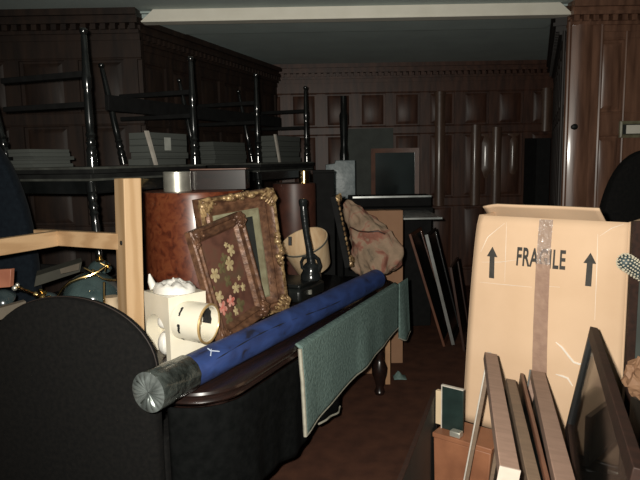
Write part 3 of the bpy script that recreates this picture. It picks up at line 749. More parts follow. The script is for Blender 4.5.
MB().wbox(q.x, q1.x, 4.62, 4.82, .001, q.z).build('body', 'black_matte', t, bevel=.004)
MB().wbox(q.x-.004, q1.x+.004, 4.616, 4.824, q.z, q.z+.02).build('lid', 'black_matte', t, bevel=.003)

# ------------------------------------------------------------------ floral bundle
t = thing('floral_bundle', 'rolled floral tapestry bundle slumped at the far end of the table', 'bundle', P(380, 276, y=3.95))
path = [(345, 201, 4.12, .03), (350, 209, 4.10, .06), (358, 220, 4.06, .085), (366, 232, 4.02, .12), (373, 245, 3.98, .155), (377, 258, 3.95, .17), (380, 268, 3.93, .16), (383, 276, 3.92, .12)]
rings = []; n = 36
C = [P(a, b, y=c) for a, b, c, r in path]
for i, ((a, b, c, r), p) in enumerate(zip(path, C)):
    d_ = (C[min(i+1, 7)]-C[max(i-1, 0)]).normalized(); s_ = d_.cross(V((0, 1, 0))).normalized(); w_ = d_.cross(s_)
    row = []
    for k in range(n):
        an = 2*PI*k/n
        rr = r*(1+.30*noise.noise(V((math.cos(an)*1.8, math.sin(an)*1.8, i*.6)))+.14*math.sin(an*5+i*.9)+.08*math.sin(an*9-i*1.7))
        row.append(p+(s_*math.cos(an)*rr+w_*math.sin(an)*rr*.75))
    rings.append(row)
o = MB().loft(rings).build('cloth', 'floral', t, smooth=80)
sm = o.modifiers.new('s', 'SUBSURF'); sm.levels = sm.render_levels = 2
tx = bpy.data.textures.new('folds', 'CLOUDS'); tx.noise_scale = .07; tx.noise_depth = 2
dm = o.modifiers.new('d', 'DISPLACE'); dm.texture = tx; dm.strength = .06; dm.mid_level = .55
def cr_line(pts): return [P(a, b, y=c) for a, b, c in pts]
MB().tube(cr_line(((350, 227, 3.93), (358, 231, 3.90), (368, 232, 3.87), (378, 231, 3.85), (385, 234, 3.86))), .005, 6).build('tie_cord', 'dark_wood', t)

# ------------------------------------------------------------------ behind the table
def carton_box(name, label, px0, px1, pt, yy, depth, m, z0=0, yaw=0):
    q0, q1 = P(px0, pt, y=yy), P(px1, pt, y=yy)
    t = thing(name, label, 'box', ((q0.x+q1.x)/2, yy, z0))
    f = Fr((q0.x, yy, z0), (1, 0, 0), Z, (0, -1, 0)); W = q1.x-q0.x; H = q0.z-z0
    MB().box(f, 0, W, 0, H, -depth, 0).build('body', m, t, bevel=.004)
    return t, f, W, H
t, f, W, H = carton_box('tall_carton', 'tall plain brown cardboard carton behind the floral bundle', 361, 403, 211, 4.42, .12, 'carton')
MB().box(f, W*.42, W*.58, H*.2, H+.001, -.131, .0012).build('tape_strip', 'carton', t)
# black cabinet with metal-edged glass trays on top
q0 = P(344, 200, y=5.42); q1 = P(432, 205, y=5.42); zc = P(390, 213, y=5.42).z
t = thing('display_cabinet', 'black cabinet with bright metal edged top behind the brown carton', 'cabinet', ((q0.x+q1.x)/2, 5.6, 0))
MB().wbox(q0.x, q1.x, 5.44, 5.92, 0, zc).build('body', 'black_matte', t, bevel=.004)
MB().wbox(q0.x-.01, q1.x+.01, 5.42, 5.94, zc, zc+.045).build('top', 'black_matte', t, bevel=.003)
MB().wbox(q0.x-.012, q1.x-.05, 4.716, 5.422, zc+.008, zc+.022).build('edge_strip', 'metal_edge', t)
for k in range(3): MB().wbox(q1.x-.2+k*.06, q1.x-.19+k*.06, 5.415, 5.439, zc-.06, zc-.01).build('hinge', 'metal_edge', t)
zc2 = P(390, 195, y=5.6).z
t = thing('glass_tray', 'flat black tray with a thin bright rim resting on the black cabinet', 'tray', ((q0.x+q1.x)/2, 5.05, zc+.045))
MB().wbox(q0.x+.06, q1.x+.03, 5.62, 5.93, zc+.046, zc2-.012).build('body', 'black_matte', t)
MB().wbox(q0.x+.09, q1.x+.03, 5.613, 5.62, zc2-.026, zc2-.010).build('rim', 'metal_edge', t)
# pale parcel on the cabinet
a0 = P(326, 193, y=5.05); a1 = P(356, 162, y=5.05)
t = thing('grey_parcel', 'pale grey plastic wrapped parcel hanging in the gap below the black table stack', 'parcel', (.18, 6.02, 0))
pa = P(326, 196, y=6.02); pz = P(355, 160, y=6.02)
MB().pad(Fr((0, 6.02, 0), (1, 0, 0), Z), [(pa.x, 1.16), (pz.x, 1.16), (pz.x, pz.z), (pa.x+.10, pz.z), (pa.x+.09, pz.z-.03), (pa.x, pz.z-.04)], -.08, .04, .02).build('wrapping', 'grey_pack', t)
MB().wbox(pa.x, pz.x, 5.99, 6.09, 0.001, 1.16).build('stand', 'black_matte', t)

# leaning frames to the right of the cabinet
def side_frame(name, label, bn, bf, tn, width, fm, face, group=None, cat='picture frame', glass=None, th=.025, prof=None):
    """a frame on the floor, base from bn (near) to bf (far), leaning so that its near top is tn"""
    u = (bf-bn); W = u.length; v = tn-bn; H = v.length
    f = Fr(bn, u, v); 
    f = Fr(bn, u, v, f.n if f.n.x > 0 else -f.n)
    t = thing(name, label, cat, bn, math.atan2(u.y, u.x), group)
    w = width
    MB().rect_sweep(f, W, H, prof or [(0, 0), (0, th), (w, th*.8), (w, 0)]).build('frame', fm, t, bevel=.002)
    return t, f, W, H
bn = P(444, 349, z=.005); bf_ = bn+V((.10, .42, 0))
grp = None
specs = [((443, 347), (407, 236), 'red_wood', 'dark framed picture with a reddish edge, closest to the brown carton', 0),
         ((452, 345), (424, 236), 'metal_edge', 'dark framed picture with a bright metal edge leaning against the black cabinet', 1),
         ((463, 352), (449, 268), 'dark_wood', 'dark shadowed frame, outermost of those leaning by the black cabinet', 2)]
for (b_, t_, fm, lab, k) in specs:
    bn = P(*b_, z=.004); tn = P(*t_, y=bn.y+.02)
    t, f, W, H = side_frame('leaning_picture', lab, bn, bn+V((.17, .5, 0)), tn, .03, fm if k != 1 else 'black_frame', None, th=.02)
    MB().box(f, .02, W-.02, .02, H-.02, .002, .010).build('picture', 'dark_print', t)
    if k == 1: MB().box(f, -.004, .004, 0, H, -.002, .024).build('edge_strip', 'metal_edge', t)
# front-facing dark framed board
bn = P(418, 356, z=.004); tn = P(404, 262, y=bn.y+.03)
# cardboard under the table, pale post
t, f, W, H = carton_box('low_carton', 'low open tan carton under the far end of the table', 340, 372, 362, 4.20, .10, 'carton')
q = P(387.5, 342, y=4.0)
o = MB().wbox(q.x-.017, q.x+.017, 3.985, 4.02, 0, .585).build('wood_batten', 'pale_wood', bevel=.002)
tag(o, 'pale wooden batten standing beside the turned table leg', 'batten')
q = P(399, 378, z=0); mb = MB()
mb.grid(lambda u, v: V((q.x-.04+.09*u, q.y-.04+.09*v, .003+.05*max(0, 1-abs(u-.4)*2.2)*max(0, 1-abs(v-.5)*2))), 8, 8)
tag(mb.build('blue_rag', 'teal', solid=.004), 'small teal rag on the carpet past the table leg', 'rag')

# against the back wall
f = Fr(P(371, 200, y=6.9), (1, 0, 0), Z, (0, -1, 0))
q0 = P(371, 200, y=6.95); q1 = P(419, 148, y=6.95)
t = thing('dark_mirror', 'tall dark mirror in a reddish wood frame against the back wall', 'mirror', (q0.x, 6.95, 0))
fm_ = Fr((q0.x, 6.95, .002), (1, 0, 0), Z, (0, -1, 0))
MB().rect_sweep(fm_, q1.x-q0.x, q1.z, [(0, 0), (0, .03), (.05, .02), (.05, 0)]).build('frame', 'red_wood', t)
MB().box(fm_, .045, q1.x-q0.x-.045, .045, q1.z-.045, 0, .01).build('glass', 'dark_print', t)
q0 = P(345, 165, y=7.05); q1 = P(393, 128, y=7.05)
t = thing('grey_board', 'grey green board standing behind the dark mirror at the back wall', 'board', (q0.x, 7.05, 0))
MB().wbox(q0.x, q1.x, 7.04, 7.06, .002, q1.z).build('sheet', 'grey_panel', t)
q0 = P(524, 200, y=6.6); q1 = P(552, 138, y=6.6)
t = thing('black_screen', 'tall black folding screen at the right end of the back wall', 'screen', (q0.x, 6.6, 0))
for k in range(2):
    w_ = (q1.x-q0.x)/2
    fs = Fr((q0.x+k*w_, 6.6+.06*(k), .002), V((w_, .06 if k == 0 else -.06, 0)), Z)
    MB().rect_sweep(fs, w_*.99, q1.z, [(0, -.015), (0, .015), (.04, .012), (.04, -.012)]).build('panel_frame', 'black_matte', t)
    MB().box(fs, .035, w_-.035, .035, q1.z-.035, -.006, .006).build('panel', 'black_matte', t)

# ------------------------------------------------------------------ stacked black tables
t = thing('black_table', 'dark turned leg table standing on the floor, lowest of the stack by the left wall', 'table', (0, 0, 0), 0, 'stacked black tables')
LX, LY, TH, LH = .485, .30, .036, .712
MB().wbox(-LX-.05, LX+.05, -LY-.05, LY+.05, LH, LH+TH).build('tabletop', 'black_wood_edge', t, bevel=.004)
MB().rect_sweep(Fr((-LX-.05, -LY-.05, LH+.0005), (1, 0, 0), (0, 1, 0)), 2*LX+.1, 2*LY+.1, [(-.002, 0), (-.002, .012), (.004, .012), (.004, 0)]).build('edge_band', 'lit_edge', t)
mb = MB()
for s_ in (-1, 1):
    mb.wbox(-LX, LX, s_*LY-.012, s_*LY+.012, LH-.07, LH); mb.wbox(s_*LX-.012, s_*LX+.012, -LY, LY, LH-.07, LH)
mb.build('apron', 'black_wood', t, bevel=.003)
lp = [(.012, 0), (.020, .006), (.021, .02), (.013, .035), (.016, .05), (.017, .12), (.021, .22), (.024, .24), (.024, .30), (.019, .315), (.021, .34), (.023, .48), (.020, .53), (.026, .545), (.020, .56), (.027, .585), (.020, .605), (.028, .63), (.024, .655), (.028, .66), (.028, LH)]
for sx in (-1, 1):
    for sy in (-1, 1):
        ft_ = V((sx*LX-(.06 if sy < 0 else 0), sy*LY-(.10 if sy < 0 else 0), 0))
        MB().lathe(ft_, V((sx*LX, sy*LY, LH))-ft_, lp, 16).build('leg', 'black_wood', t)
for sx in (-1, 1): MB().wbox(sx*LX-.012, sx*LX+.012, -LY, LY, .215, .245).build('stretcher', 'black_matte', t, bevel=.003)
for sx in (-1, 1): MB().wbox(sx*LX-.012, sx*LX+.012, -LY, LY, .372, .400).build('stretcher', 'black_matte', t, bevel=.003)
HT = LH+TH+.001
def base_xy(px, yy): return V((P(px, 160, y=yy).x, yy, 0))
F1, F2 = base_xy(92, 3.22), base_xy(195, 4.12)
F3, F4 = base_xy(258, 4.95), base_xy(307, 5.85)
for k, (a, b) in enumerate(((F1, F2), (F3, F4))):
    d_ = (b-a).normalized(); rz = math.atan2(d_.y, d_.x); nl = V((-d_.y, d_.x, 0))
    c_ = (a+b)/2+nl*LY
    where = ('stack nearest the camera', 'farther stack in the alcove')[k]
    if k == 0:
        t.location = c_; t.rotation_euler = (0, 0, rz); t['label'] = 'black turned leg table standing on the carpet, bottom of the ' + where; first = t
    else: dup(first, c_, (0, 0, rz), 'black turned leg table standing on the carpet, bottom of the ' + where)
    dup(first, c_+V((0, 0, HT))+d_*-.02, (0, 0, rz), 'black turned leg table standing upright in the middle of the ' + where)
    dup(first, c_+V((0, 0, 3*HT)), (PI, 0, rz), 'upside down black table, legs in the air, on the ' + where, ('apron',))
a_ = (F1+F2)/2+V((-(F2-F1).y, (F2-F1).x, 0)).normalized()*LY; b_ = (F3+F4)/2+V((-(F4-F3).y, (F4-F3).x, 0)).normalized()*LY
d_ = (b_-a_); L_ = d_.length; fpl = Fr((a_.x, a_.y, 3*HT-.371), d_, V((-d_.y, d_.x, 0)), Z)
t = thing('black_plank', 'long dark plank lying across the stretchers of both upside down tables', 'plank', fpl.o, math.atan2(d_.y, d_.x))
MB().box(fpl, .0, L_+.52, -.015, .015, 0, .095).build('board', 'black_matte', t, bevel=.003)
SH = 3*HT-LH                                        # upper face of the upturned tops
# post by itself at the end of the row
q = base_xy(344, 6.3)
t = thing('black_post_stand', 'single black post on a round foot past the end of the table stacks', 'stand', (q.x, q.y, 0))
MB().lathe(q, Z, [(.16, 0), (.16, .02), (.03, .05)], 24).build('base', 'black_wood', t)
MB().lathe(q, Z, [(.03, .04), (.028, 1.2), (.045, 1.6), (.04, 1.64), (.034, 1.7), (.045, 2.0), (.03, 2.04), (.03, P(343, 96, y=6.3).z)], 16).build('post', 'black_wood', t)

# things lying among the upturned legs
def frame_of(k): 
    a, b = ((F1, F2), (F3, F4))[k]; d_ = (b-a).normalized(); return Fr((a.x, a.y, SH+.001), d_, V((-d_.y, d_.x, 0)), Z), (b-a).length
def bundle(k, px0, px1, pt, back, label, strip, name='paper_bundle', lab=True):
    f, Lk = frame_of(k); nrm = f.v
    pl = Fr(f.o+f.v*back, f.u, Z, -f.v)
    a0, _ = pl.hit(px0, 158); a1, _ = pl.hit(px1, 158); _, h = pl.hit((px0+px1)/2, pt)
    t = thing(name, label, 'bundle', pl(a0, 0), math.atan2(f.u.y, f.u.x))
    a0, a1 = max(a0, -.02), min(a1, 1.02)
    hh = h; nn = 5
    for i in range(nn):
        j = random.uniform(-.01, .01)
        MB().box(pl, a0+j, a1+j, hh*i/nn, hh*(i+.94)/nn, -.16+j, j).build('folder', 'grey_paper', t)
    if lab: MB().box(pl, a0+(a1-a0)*.35, a0+(a1-a0)*.52, hh*.45, hh*.85, .012, .014).build('paper_label', 'label_paper', t)
    if strip: MB().hexa([pl(a0-.035+.0*i, 0, .012) if 0 else p for i, p in enumerate([pl(a0+.02, .0, .012), pl(a0+.04, 0, .012), pl(a0+.04, 0, .03), pl(a0+.02, 0, .03), pl(a0-.06, hh*1.02, .012), pl(a0-.035, hh*1.02, .012), pl(a0-.035, hh*1.02, .03), pl(a0-.06, hh*1.02, .03)])]).build('white_batten', 'white_edge', t)
    return t
bundle(0, 150, 188, 133, .10, 'grey bundle with a white strip and pale label on the near upturned table', True)
bundle(1, 276, 300, 136, .10, 'grey bundle with a white strip on the far upturned table', True, lab=False)
bundle(1, 212, 246, 142, .40, 'low grey bundle lying at the back of the far upturned table', False, lab=False)
bundle(0, 20, 72, 149, .40, 'low grey bundle lying at the back of the near upturned table', False, lab=False)

# ------------------------------------------------------------------ big FRAGILE carton on its black case
ZB = 1.315
tl = P(480, 215, z=ZB); tr = P(629, 222.5, z=ZB)
du = tr-tl; du.z = 0; WX = du.length; du.normalize(); nb = V((-du.y, du.x, 0)); nb = nb if nb.y < 0 else -nb
zb0 = P(463, 425, y=tl.y-.01).z
HX = ZB-zb0; DX = .46
fbx = Fr((tl.x, tl.y, zb0), du, Z, nb)
t = thing('cardboard_box', 'big tan cardboard box printed FRAGILE with two arrows, standing on the black case', 'box', (tl.x, tl.y, zb0), math.atan2(du.y, du.x))
bz = lambda a, v: .012*math.sin(v*PI)*math.sin(a*PI)
aBL = fbx.hit(463, 422)[0]
def wall_front(u, v): return fbx(u*WX + (aBL*(1-v)**.6*(1-u)**2 if v < 1 else 0), v*HX, .014*math.sin(v*PI)*math.sin(u*PI))
mb = MB(); mb.grid(wall_front, 24, 24)
mb.grid(lambda u, v: wall_front(0, v)+(fbx.n*-DX)*u - fbx.u*(.02*math.sin(u*PI)*math.sin(v*PI)), 12, 24)
mb.grid(lambda u, v: wall_front(1, v)+(fbx.n*-DX)*u + fbx.u*(.01*math.sin(u*PI)*math.sin(v*PI)), 12, 24)
mb.grid(lambda u, v: fbx(u*WX, v*(HX-.07), -DX), 12, 12)
mb.grid(lambda u, v: fbx(u*WX, .004, -v*DX), 6, 6)
mb.build('body', 'carton_light', t, solid=.006, smooth=60)
fq = Fr(fbx(0, 0, -.10), du, Z, nb)
fa0, fb0 = fq.hit(483, 203.5); fa1, fb1 = fq.hit(603, 208.5)
mb = MB(); mb.grid(lambda u, v: fq(fa0+(fa1-fa0)*u+.012*v*math.sin(u*5)-.02*(1-v)*u*0, (HX-.05)+((fb0+(fb1-fb0)*u)-(HX-.05))*v-.012*max(0, 1-u*9)*v, -.10*(1-v)+.010*math.sin(u*7)*v), 24, 8)
mb.build('flap', 'carton_light', t, solid=.006)
mb = MB(); mb.grid(lambda u, v: fbx(WX-.004+.03*v, HX-.004-.10*v*(1-u)-.03*v, -.02-(DX-.05)*u), 10, 4)
mb.build('flap', 'carton_light', t, solid=.006)
def surf(px, py, c=.0): 
    a, b = fbx.hit(px, py, .012)
    for _ in range(8):
        c_ = CM.transposed() @ (wall_front(a/WX, b/HX)-EYE)
        a += (px-(320-F_PX*c_.x/c_.z))*2.4/F_PX; b -= (py-(240+F_PX*c_.y/c_.z))*2.4/F_PX
    return a, b
def onbox(a, b, c): 
    u, v = a/WX, b/HX; p = wall_front(u, v); return p+fbx.n*c
def strip(mb, pts, w0, w1, c, n=30):
    (a0, b0), (a1, b1) = pts
    mb.grid(lambda u, v: onbox(a0+(a1-a0)*v+(u-.5)*(w0+(w1-w0)*v), b0+(b1-b0)*v, c+.0008*math.sin(v*40)), 4, n)
ta = surf(546.5, 224); tb = surf(543.5, 264); td = surf(540, 400)
mb = MB(); strip(mb, ((ta[0], HX-.004), tb), .052, .050, .0065); mb.build('clear_tape', 'clear_tape', t)
mb = MB(); strip(mb, (tb, (td[0], .05)), .052, .054, .005); mb.build('packing_tape', 'packing_tape', t)
for (ax_, ay, bx, by) in ((493, 246.5, 492, 278), (591, 252.5, 588.5, 286)):
    a1, b1 = surf(ax_, ay); a0, b0 = surf(bx, by); w = .0105; hwid = .022
    mb = MB()
    poly = [(-w, 0), (w, 0), (w*.95, .68), (hwid, .68), (0, 1), (-hwid, .68), (-w*.95, .68)]
    i = mb.add([onbox(a0+(a1-a0)*y+x, b0+(b1-b0)*y, .0045) for x, y in poly]); mb.face((i, i+1, i+2, i+6)); mb.face((i+3, i+4, i+5))
    mb.build('arrow_mark', 'ink', t, smooth=0)
cu = bpy.data.curves.new('lettering', 'FONT'); cu.body = 'FRAGILE'; cu.size = 1; cu.offset = .026; cu.space_character = 1.08
to = bpy.data.objects.new('lettering', cu); COL.objects.link(to)
dg = bpy.context.evaluated_depsgraph_get(); me = bpy.data.meshes.new_from_object(to.evaluated_get(dg))
xs = [v.co.x for v in me.vertices]; ys = [v.co.y for v in me.vertices]
a0, b0 = surf(516.5, 265.5); a1, b1 = surf(565.5, 270); a2, b2 = surf(517, 246.5)
inv = ROOTS[t.name]
for v in me.vertices:
    x = (v.co.x-min(xs))/(max(xs)-min(xs)); y = (v.co.y-min(ys))/(max(ys)-min(ys))
    v.co = inv @ onbox(a0+(a1-a0)*x, b0+(b1-b0)*x+(b2-b0)*y, .0048)
bpy.data.objects.remove(to)
me.materials.append(M['ink']); lo_ = bpy.data.objects.new('lettering', me); COL.objects.link(lo_); lo_.parent = t
# scuffs and creases
mb = MB()
def crease(pts, w):
    q = [surf(a, b) for a, b in pts]
    MB().tube([onbox(a, b, .0028) for a, b in q], [w*.4]+[w]*(len(q)-2)+[w*.4], 6).build('crease', 'scuff', t)
crease(((556, 342), (562, 347), (569, 356), (574, 362), (580, 364), (586, 363)), .0042); crease(((556, 374), (563, 376), (568, 378), (573, 386)), .0042)
crease(((482, 262), (500, 262), (530, 258)), .0012); crease(((480, 282), (510, 285), (532, 287)), .0012); crease(((545, 286), (560, 287)), .0015); crease(((598, 234), (597, 270), (595, 320)), .0013); crease(((507, 222), (506, 250), (505, 282)), .0010); crease(((481, 252), (488, 237), (505, 223)), .0014); crease(((600, 236), (612, 228), (624, 224)), .0012)

# black case under it
t = thing('black_case', 'black travelling case with silver corner fittings under the cardboard box', 'case', fbx(WX/2, -zb0, -.2), math.atan2(du.y, du.x))
fcs = Fr(fbx.o-Z*zb0, du, Z, nb)
MB().box(fcs, -.03, WX+.01, .0, zb0-.05, -DX-.02, .0).build('body', 'black_plastic', t, bevel=.008)
MB().box(fcs, -.03, WX+.01, zb0-.048, zb0-.004, -DX-.02, .0).build('lid', 'black_plastic', t, bevel=.008)
for a in (-.034, WX*.10, WX-.03):
    MB().box(fcs, a, a+.045, zb0-.075, zb0-.025, -.05, .005).build('corner_fitting', 'silver', t, bevel=.004)

# ------------------------------------------------------------------ things left of the case
# brown leathery box, in front
yb = 2.25
k0 = P(433, 432, y=2.36); k1 = P(491, 450, y=2.12)
zk = (k0.z+k1.z)/2
k0 = P(433.5, 432, z=zk); k1 = P(491, 449, z=zk)
u_ = (k1-k0); WK = u_.length
fk = Fr((k0.x, k0.y, 0), u_, Z); fk = Fr((k0.x, k0.y, 0), u_, Z, fk.n if fk.n.y < 0 else -fk.n)
t = thing('brown_chest', 'brown leathery wooden chest under the dark green board, left of the frames', 'chest', (k0.x, k0.y, 0), math.atan2(u_.y, u_.x))
mb = MB(); mb.hexa([fk(.01, 0, 0), fk(WK*.88, 0, 0), fk(WK*.88, 0, -.16), fk(.01, 0, -.16), fk(0, zk-.02, 0), fk(WK, zk-.02, 0), fk(WK, zk-.02, -.16), fk(0, zk-.02, -.16)]); mb.build('body', 'crate_wood', t, bevel=.004)
MB().box(fk, -.004, WK+.004, zk-.02, zk, -.165, .004).build('lid', 'crate_wood', t, bevel=.003)
# cream and dark green boards standing on it
def up_board(name, label, px0, px1, pt, c, m, th, edge=None, cat='board'):
    a0, _ = Fr(fk(0, 0, c), fk.u, Z, fk.n).hit(px0, pt+20); a1, _ = Fr(fk(0, 0, c), fk.u, Z, fk.n).hit(px1, pt+20); _, h = Fr(fk(0, 0, c), fk.u, Z, fk.n).hit((px0+px1)/2, pt)
    t = thing(name, label, cat, fk(a0, zk, c), math.atan2(fk.u.y, fk.u.x))
    MB().box(fk, a0, a1, zk+.001, h, c-th, c).build('sheet', m, t, bevel=.0015)
    if edge:
        MB().box(fk, a0-.004, a1, h, h+.005, c-th, c+.001).build('edging', edge, t); MB().box(fk, a0-.004, a0, zk+.001, h, c-th, c+.001).build('edging', edge, t)
    return t
up_board('green_board', 'dark green board with a white edge standing on the brown chest', 442, 463, 388.5, -.05, 'green_board', .012, 'white_edge')
up_board('cream_board', 'narrow cream board standing on the brown chest beside the dark green one', 435.5, 442, 391, -.075, 'cream', .02)
a0 = fk.hit(449, 430)[0]
o = MB().box(fk, a0, a0+.045, zk+.001, zk+.024, -.035, -.002).build('silver_clasp', 'silver', bevel=.003)
tag(o, 'small silver clasp lying on the brown chest in front of the green board', 'clasp')
# dark leaning panel at the aisle
h_ = .56; e0_ = P(434, 391, z=h_); e1_ = P(398, 482, z=h_)
t = thing('hardboard_sheet', 'thin dark panel with a brown edge standing at the aisle beside the brown chest', 'panel', (e1_.x, e1_.y, 0), math.atan2((e0_-e1_).y, (e0_-e1_).x))
u_ = (e0_-e1_); fd = Fr((e1_.x, e1_.y, .002), u_, Z); fd = Fr((e1_.x, e1_.y, .002), u_, Z, fd.n if fd.n.x > 0 else -fd.n)
MB().box(fd, -.05, u_.length, 0, h_, 0, .012).build('sheet', 'dark_back', t)
MB().box(fd, -.05, u_.length, h_, h_+.006, -.003, .013).build('edging', 'walnut', t); MB().box(fd, u_.length-.001, u_.length+.006, 0, h_+.006, -.003, .013).build('edging', 'walnut', t)

# ------------------------------------------------------------------ frames stacked against the box
def stack_frame(name, label, far_c, near_c, h, w_px, base_shift, fm, depth, inner=None, cat='picture frame', near_extra=0, prof=None, w=None):
    """frame on the floor, its top rail running from far_c to near_c (pixels) at height h; base_shift = how far its foot lies to the left"""
    tf, tn = P(*far_c, z=h), P(*near_c, z=h)
    u = (tf-tn).normalized(); tn = tn - u*near_extra
    lf = V((-u.y, u.x, 0))
    bn = tn + lf*base_shift; bn.z = .003
    W = (tf-tn).length; v = tn-bn
    f = Fr(bn, u, v); f = Fr(bn, u, v, f.n if f.n.x > 0 else -f.n)
    t = thing(name, label, cat, bn, math.atan2(u.y, u.x))
    return t, f, W, v.length
def rail_frame(t, f, W, H, w, d, fm, ws=None, sm=None, ds=None):
    ws = ws or w; sm = sm or fm; ds = ds or d
    # four bars; top and bottom rails run between the side bars' outer ends
    MB().box(f, 0, W, H-w, H, -d/2, d/2).build('top_rail', fm, t, bevel=.002)
    MB().box(f, 0, W, 0, w, -d/2, d/2).build('bottom_rail', fm, t, bevel=.002)
    MB().box(f, 0, ws, w, H-w, -ds/2, ds/2).build('side_bar', sm, t, bevel=.002)
    MB().box(f, W-ws, W, w, H-w, -ds/2, ds/2).build('side_bar', sm, t, bevel=.002)
t, f, W, H = stack_frame('stretcher_canvas', 'thick pinkish brown wooden frame with a pale far edge, leftmost against the cardboard box', (491, 353), (510, 468), .83, 0, .13, 'stile', .05)
rail_frame(t, f, W, H, .03, .046, 'stile', .010, 'stile2', .014)
MB().box(f, -.004, .0, H-.05, H+.001, -.024, .024).build('cut_end', 'end_grain', t)
MB().box(f, W, W+.006, 0, H, -.012, .002).build('pale_edging', 'white_edge', t)
t, f, W, H = stack_frame('framed_picture', 'drab brown wooden framed picture, second from the left against the cardboard box', (511, 379), (535, 482), .74, 0, .10, 'stile2', .05, near_extra=.05)
rail_frame(t, f, W, H, .03, .034, 'stile2'); MB().box(f, .02, W-.02, .02, H-.02, -.004, .004).build('backing', 'dark_back', t)
t, f, W, H = stack_frame('thin_picture', 'thin reddish moulded frame, standing between two broader brown frames by the box', (522, 373), (548.5, 482), .755, 0, .088, 'red_wood', .03, near_extra=.05)
rail_frame(t, f, W, H, .02, .012, 'red_wood'); MB().box(f, .015, W-.015, .015, H-.015, -.006, .003).build('picture', 'dark_print', t)
t, f, W, H = stack_frame('framed_picture', 'broad grey brown frame below the packing tape, right of the thin reddish one', (538, 371), (566, 482), .76, 0, .085, 'stile2', .06, near_extra=.05)
rail_frame(t, f, W, H, .03, .050, 'stile', .012); MB().box(f, .02, W-.02, .02, H-.02, -.004, .004).build('backing', 'dark_back', t)
MB().box(f, W, W+.006, H-.10, H-.001, -.030, -.020).build('pale_edging', 'metal_edge', t)
tn4 = P(566, 482, z=.76); u4 = (P(538, 371, z=.76)-tn4).normalized(); r4 = V((u4.y, -u4.x, 0))
ZT = .60
ftr = Fr(V((tn4.x, tn4.y, .001))+r4*.055, u4, r4, Z)
t = thing('storage_chest', 'low black chest under the walnut glazed frame at the right edge', 'chest', ftr.o, math.atan2(u4.y, u4.x))
MB().box(ftr, -.25, .38, 0, .52, 0, ZT-.06).build('body', 'black_matte', t, bevel=.006)
MB().box(ftr, -.255, .385, -.004, .525, ZT-.058, ZT-.002).build('lid', 'black_matte', t, bevel=.006)
hA = .985
tf, tn = P(594, 327, z=hA), P(631, 440, z=hA); u = (tf-tn).normalized(); tn = tn-u*.12; W = (tf-tn).length
lf = V((-u.y, u.x, 0)); bn = tn+lf*.066; bn.z = ZT+.012
f = Fr(bn, u, tn-bn); f.n = f.n if f.n.x > 0 else -f.n; H = (tn-bn).length
t = thing('glazed_picture', 'dark walnut glazed frame leaning at the right edge, its corner peaked before the box', 'picture frame', bn, math.atan2(u.y, u.x))
rail_frame(t, f, W, H, .036, .024, 'walnut', .012, 'black_frame')
MB().box(f, .011, W-.011, .036, H-.036, -.002, .002).build('glass', 'glass', t)
MB().box(f, W-.026, W-.020, .036, H-.036, -.012, .012).build('inner_bead', 'black_frame', t)
b0, b1 = P(574, 427, z=.76), P(613, 398, z=.76)  # dark panel added where a diagonal shadow lies behind the glass
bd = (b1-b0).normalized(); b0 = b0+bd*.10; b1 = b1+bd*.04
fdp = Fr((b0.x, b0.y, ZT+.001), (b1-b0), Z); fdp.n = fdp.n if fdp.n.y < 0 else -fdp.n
t = thing('shade_panel', 'dark panel added as shade, standing on the low black chest, seen through the walnut glazed frame', 'picture', fdp.o, math.atan2(bd.y, bd.x))
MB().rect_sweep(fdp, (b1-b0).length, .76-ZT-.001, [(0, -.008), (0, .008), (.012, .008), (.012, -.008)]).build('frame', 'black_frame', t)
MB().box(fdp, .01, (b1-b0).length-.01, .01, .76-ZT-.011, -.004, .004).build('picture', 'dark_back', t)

# ------------------------------------------------------------------ right edge behind the box
q = P(632, 265, y=2.25)
t = thing('beaded_cord', 'thick blue grey cord wound with pale beads at the right edge of the cardboard box', 'cord', q)
pts = [P(a, b, y=c) for a, b, c in ((626, 262, 1.89), (632, 266, 1.89), (640, 271, 1.89), (654, 279, 1.89), (675, 289, 1.89), (700, 310, 1.89), (715, 345, 1.89), (720, 400, 1.89), (722, 440, 1.89))]
mb = MB().tube(pts, .026, 16); mb.ball(pts[0], .026); mb.build('cord', 'rope', t, smooth=60)
mb = MB()
for s_ in range(9):
    u = s_/8*3; i = int(min(u, 2.99)); p = pts[i].lerp(pts[i+1], u-i); d_ = (pts[i+1]-pts[i]).normalized()
    x_ = d_.cross(V((0, 1, 0))).normalized(); y_ = d_.cross(x_)
    for k in range(16): mb.ball(p+(x_*math.cos(k*PI/8)+y_*math.sin(k*PI/8))*.027 + d_*.012*math.sin(k*PI/8), .0035, n=6, m=4)
d_ = (pts[1]-pts[0]).normalized(); x_ = d_.cross(V((0, 1, 0))).normalized(); y_ = d_.cross(x_)
for q_ in range(1, 5):
    th = q_*PI/8
    for k in range(max(4, int(16*math.sin(th)))):
        an = 2*PI*k/max(4, int(16*math.sin(th)))
        mb.ball(pts[0]+(x_*math.cos(an)+y_*math.sin(an))*.027*math.sin(th)-d_*.027*math.cos(th), .0035, n=6, m=4)
mb.build('bead_winding', 'bead', t)
q0 = P(635, 222, y=1.98)
t = thing('grey_screen', 'grey panel in a dark wooden frame standing at the right edge beside the cardboard box', 'panel', (q0.x, 1.99, 0))
fg = Fr((q0.x-.008, 1.99, .002), V((1, -.1, 0)), Z); fg.n = fg.n if fg.n.y < 0 else -fg.n
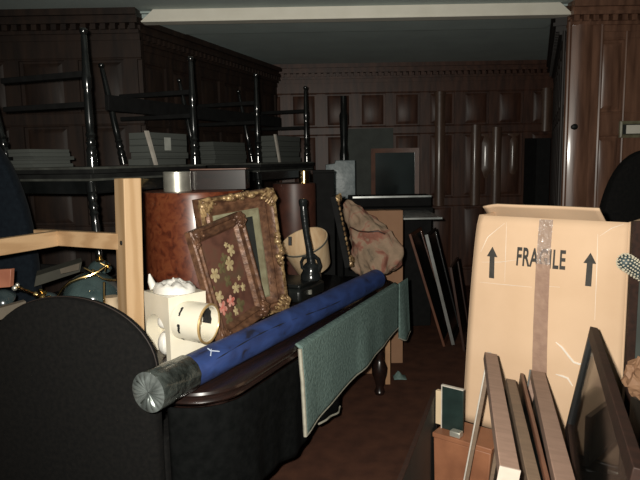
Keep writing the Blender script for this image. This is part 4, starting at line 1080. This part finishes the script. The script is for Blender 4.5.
MB().rect_sweep(fg, .45, q0.z, [(0, 0), (0, .02), (.028, .018), (.028, 0)]).build('frame', 'walnut', t)
MB().box(fg, .024, .426, .024, q0.z-.024, .002, .010).build('sheet', 'grey_panel', t)
# crumpled kraft paper
c = P(645, 378, y=1.88)
mb = MB()
def crump(u, v):
    a = 2*PI*u; b = PI*v
    d_ = V((math.sin(b)*math.cos(a), math.sin(b)*math.sin(a), math.cos(b)))
    r = .062*(1+.35*noise.noise(d_*2.3)+.18*noise.noise(d_*6))
    return c+V((d_.x*r, d_.y*r*.8, d_.z*r*1.05))
mb.grid(crump, 28, 16)
t = thing('paper_wad', 'crumpled brown kraft paper at the right edge behind the walnut frame', 'paper', c-V((0, 0, .08)))
mb.build('paper', 'kraft', t, smooth=0)
zc_ = min(p.z for p in mb.v)
o = MB().wbox(c.x-.02, c.x+.2, c.y-.03, c.y+.05, ZT+.001, zc_-.001).build('black_carton', 'black_plastic', bevel=.006)
tag(o, 'small black carton under the crumpled kraft paper at the right edge', 'box')
# black high-backed chair in front of the pier
q = P(598, 205, y=3.5)
high_chair('black_chair', 'black high backed chair behind the cardboard box before the panelled pier', V((q.x+.30, 3.5, 0)), V((1, -.1, 0)), .30, P(640, 149, y=3.5).z, 'black_cloth')

# ------------------------------------------------------------------ light
fl_d = bpy.data.lights.new('camera_flash', 'SPOT'); fl_d.energy = 400; fl_d.shadow_soft_size = .02
fl_d.spot_size = math.radians(105); fl_d.spot_blend = 1; fl_d.color = (1, .955, .86)
fo = bpy.data.objects.new('camera_flash', fl_d); COL.objects.link(fo)
fo.location = (-.07, .03, 1.60); fo.rotation_euler = (PI/2-math.radians(9), 0, 0)
w = bpy.data.worlds.new('world'); w.use_nodes = True; scene.world = w
bg = w.node_tree.nodes['Background']; bg.inputs['Color'].default_value = (.80, 1.0, .93, 1); bg.inputs['Strength'].default_value = .13
vs = scene.view_settings; vs.view_transform = 'Standard'; vs.look = 'None'; vs.exposure = 0; vs.gamma = 1; vs.use_curve_mapping = False
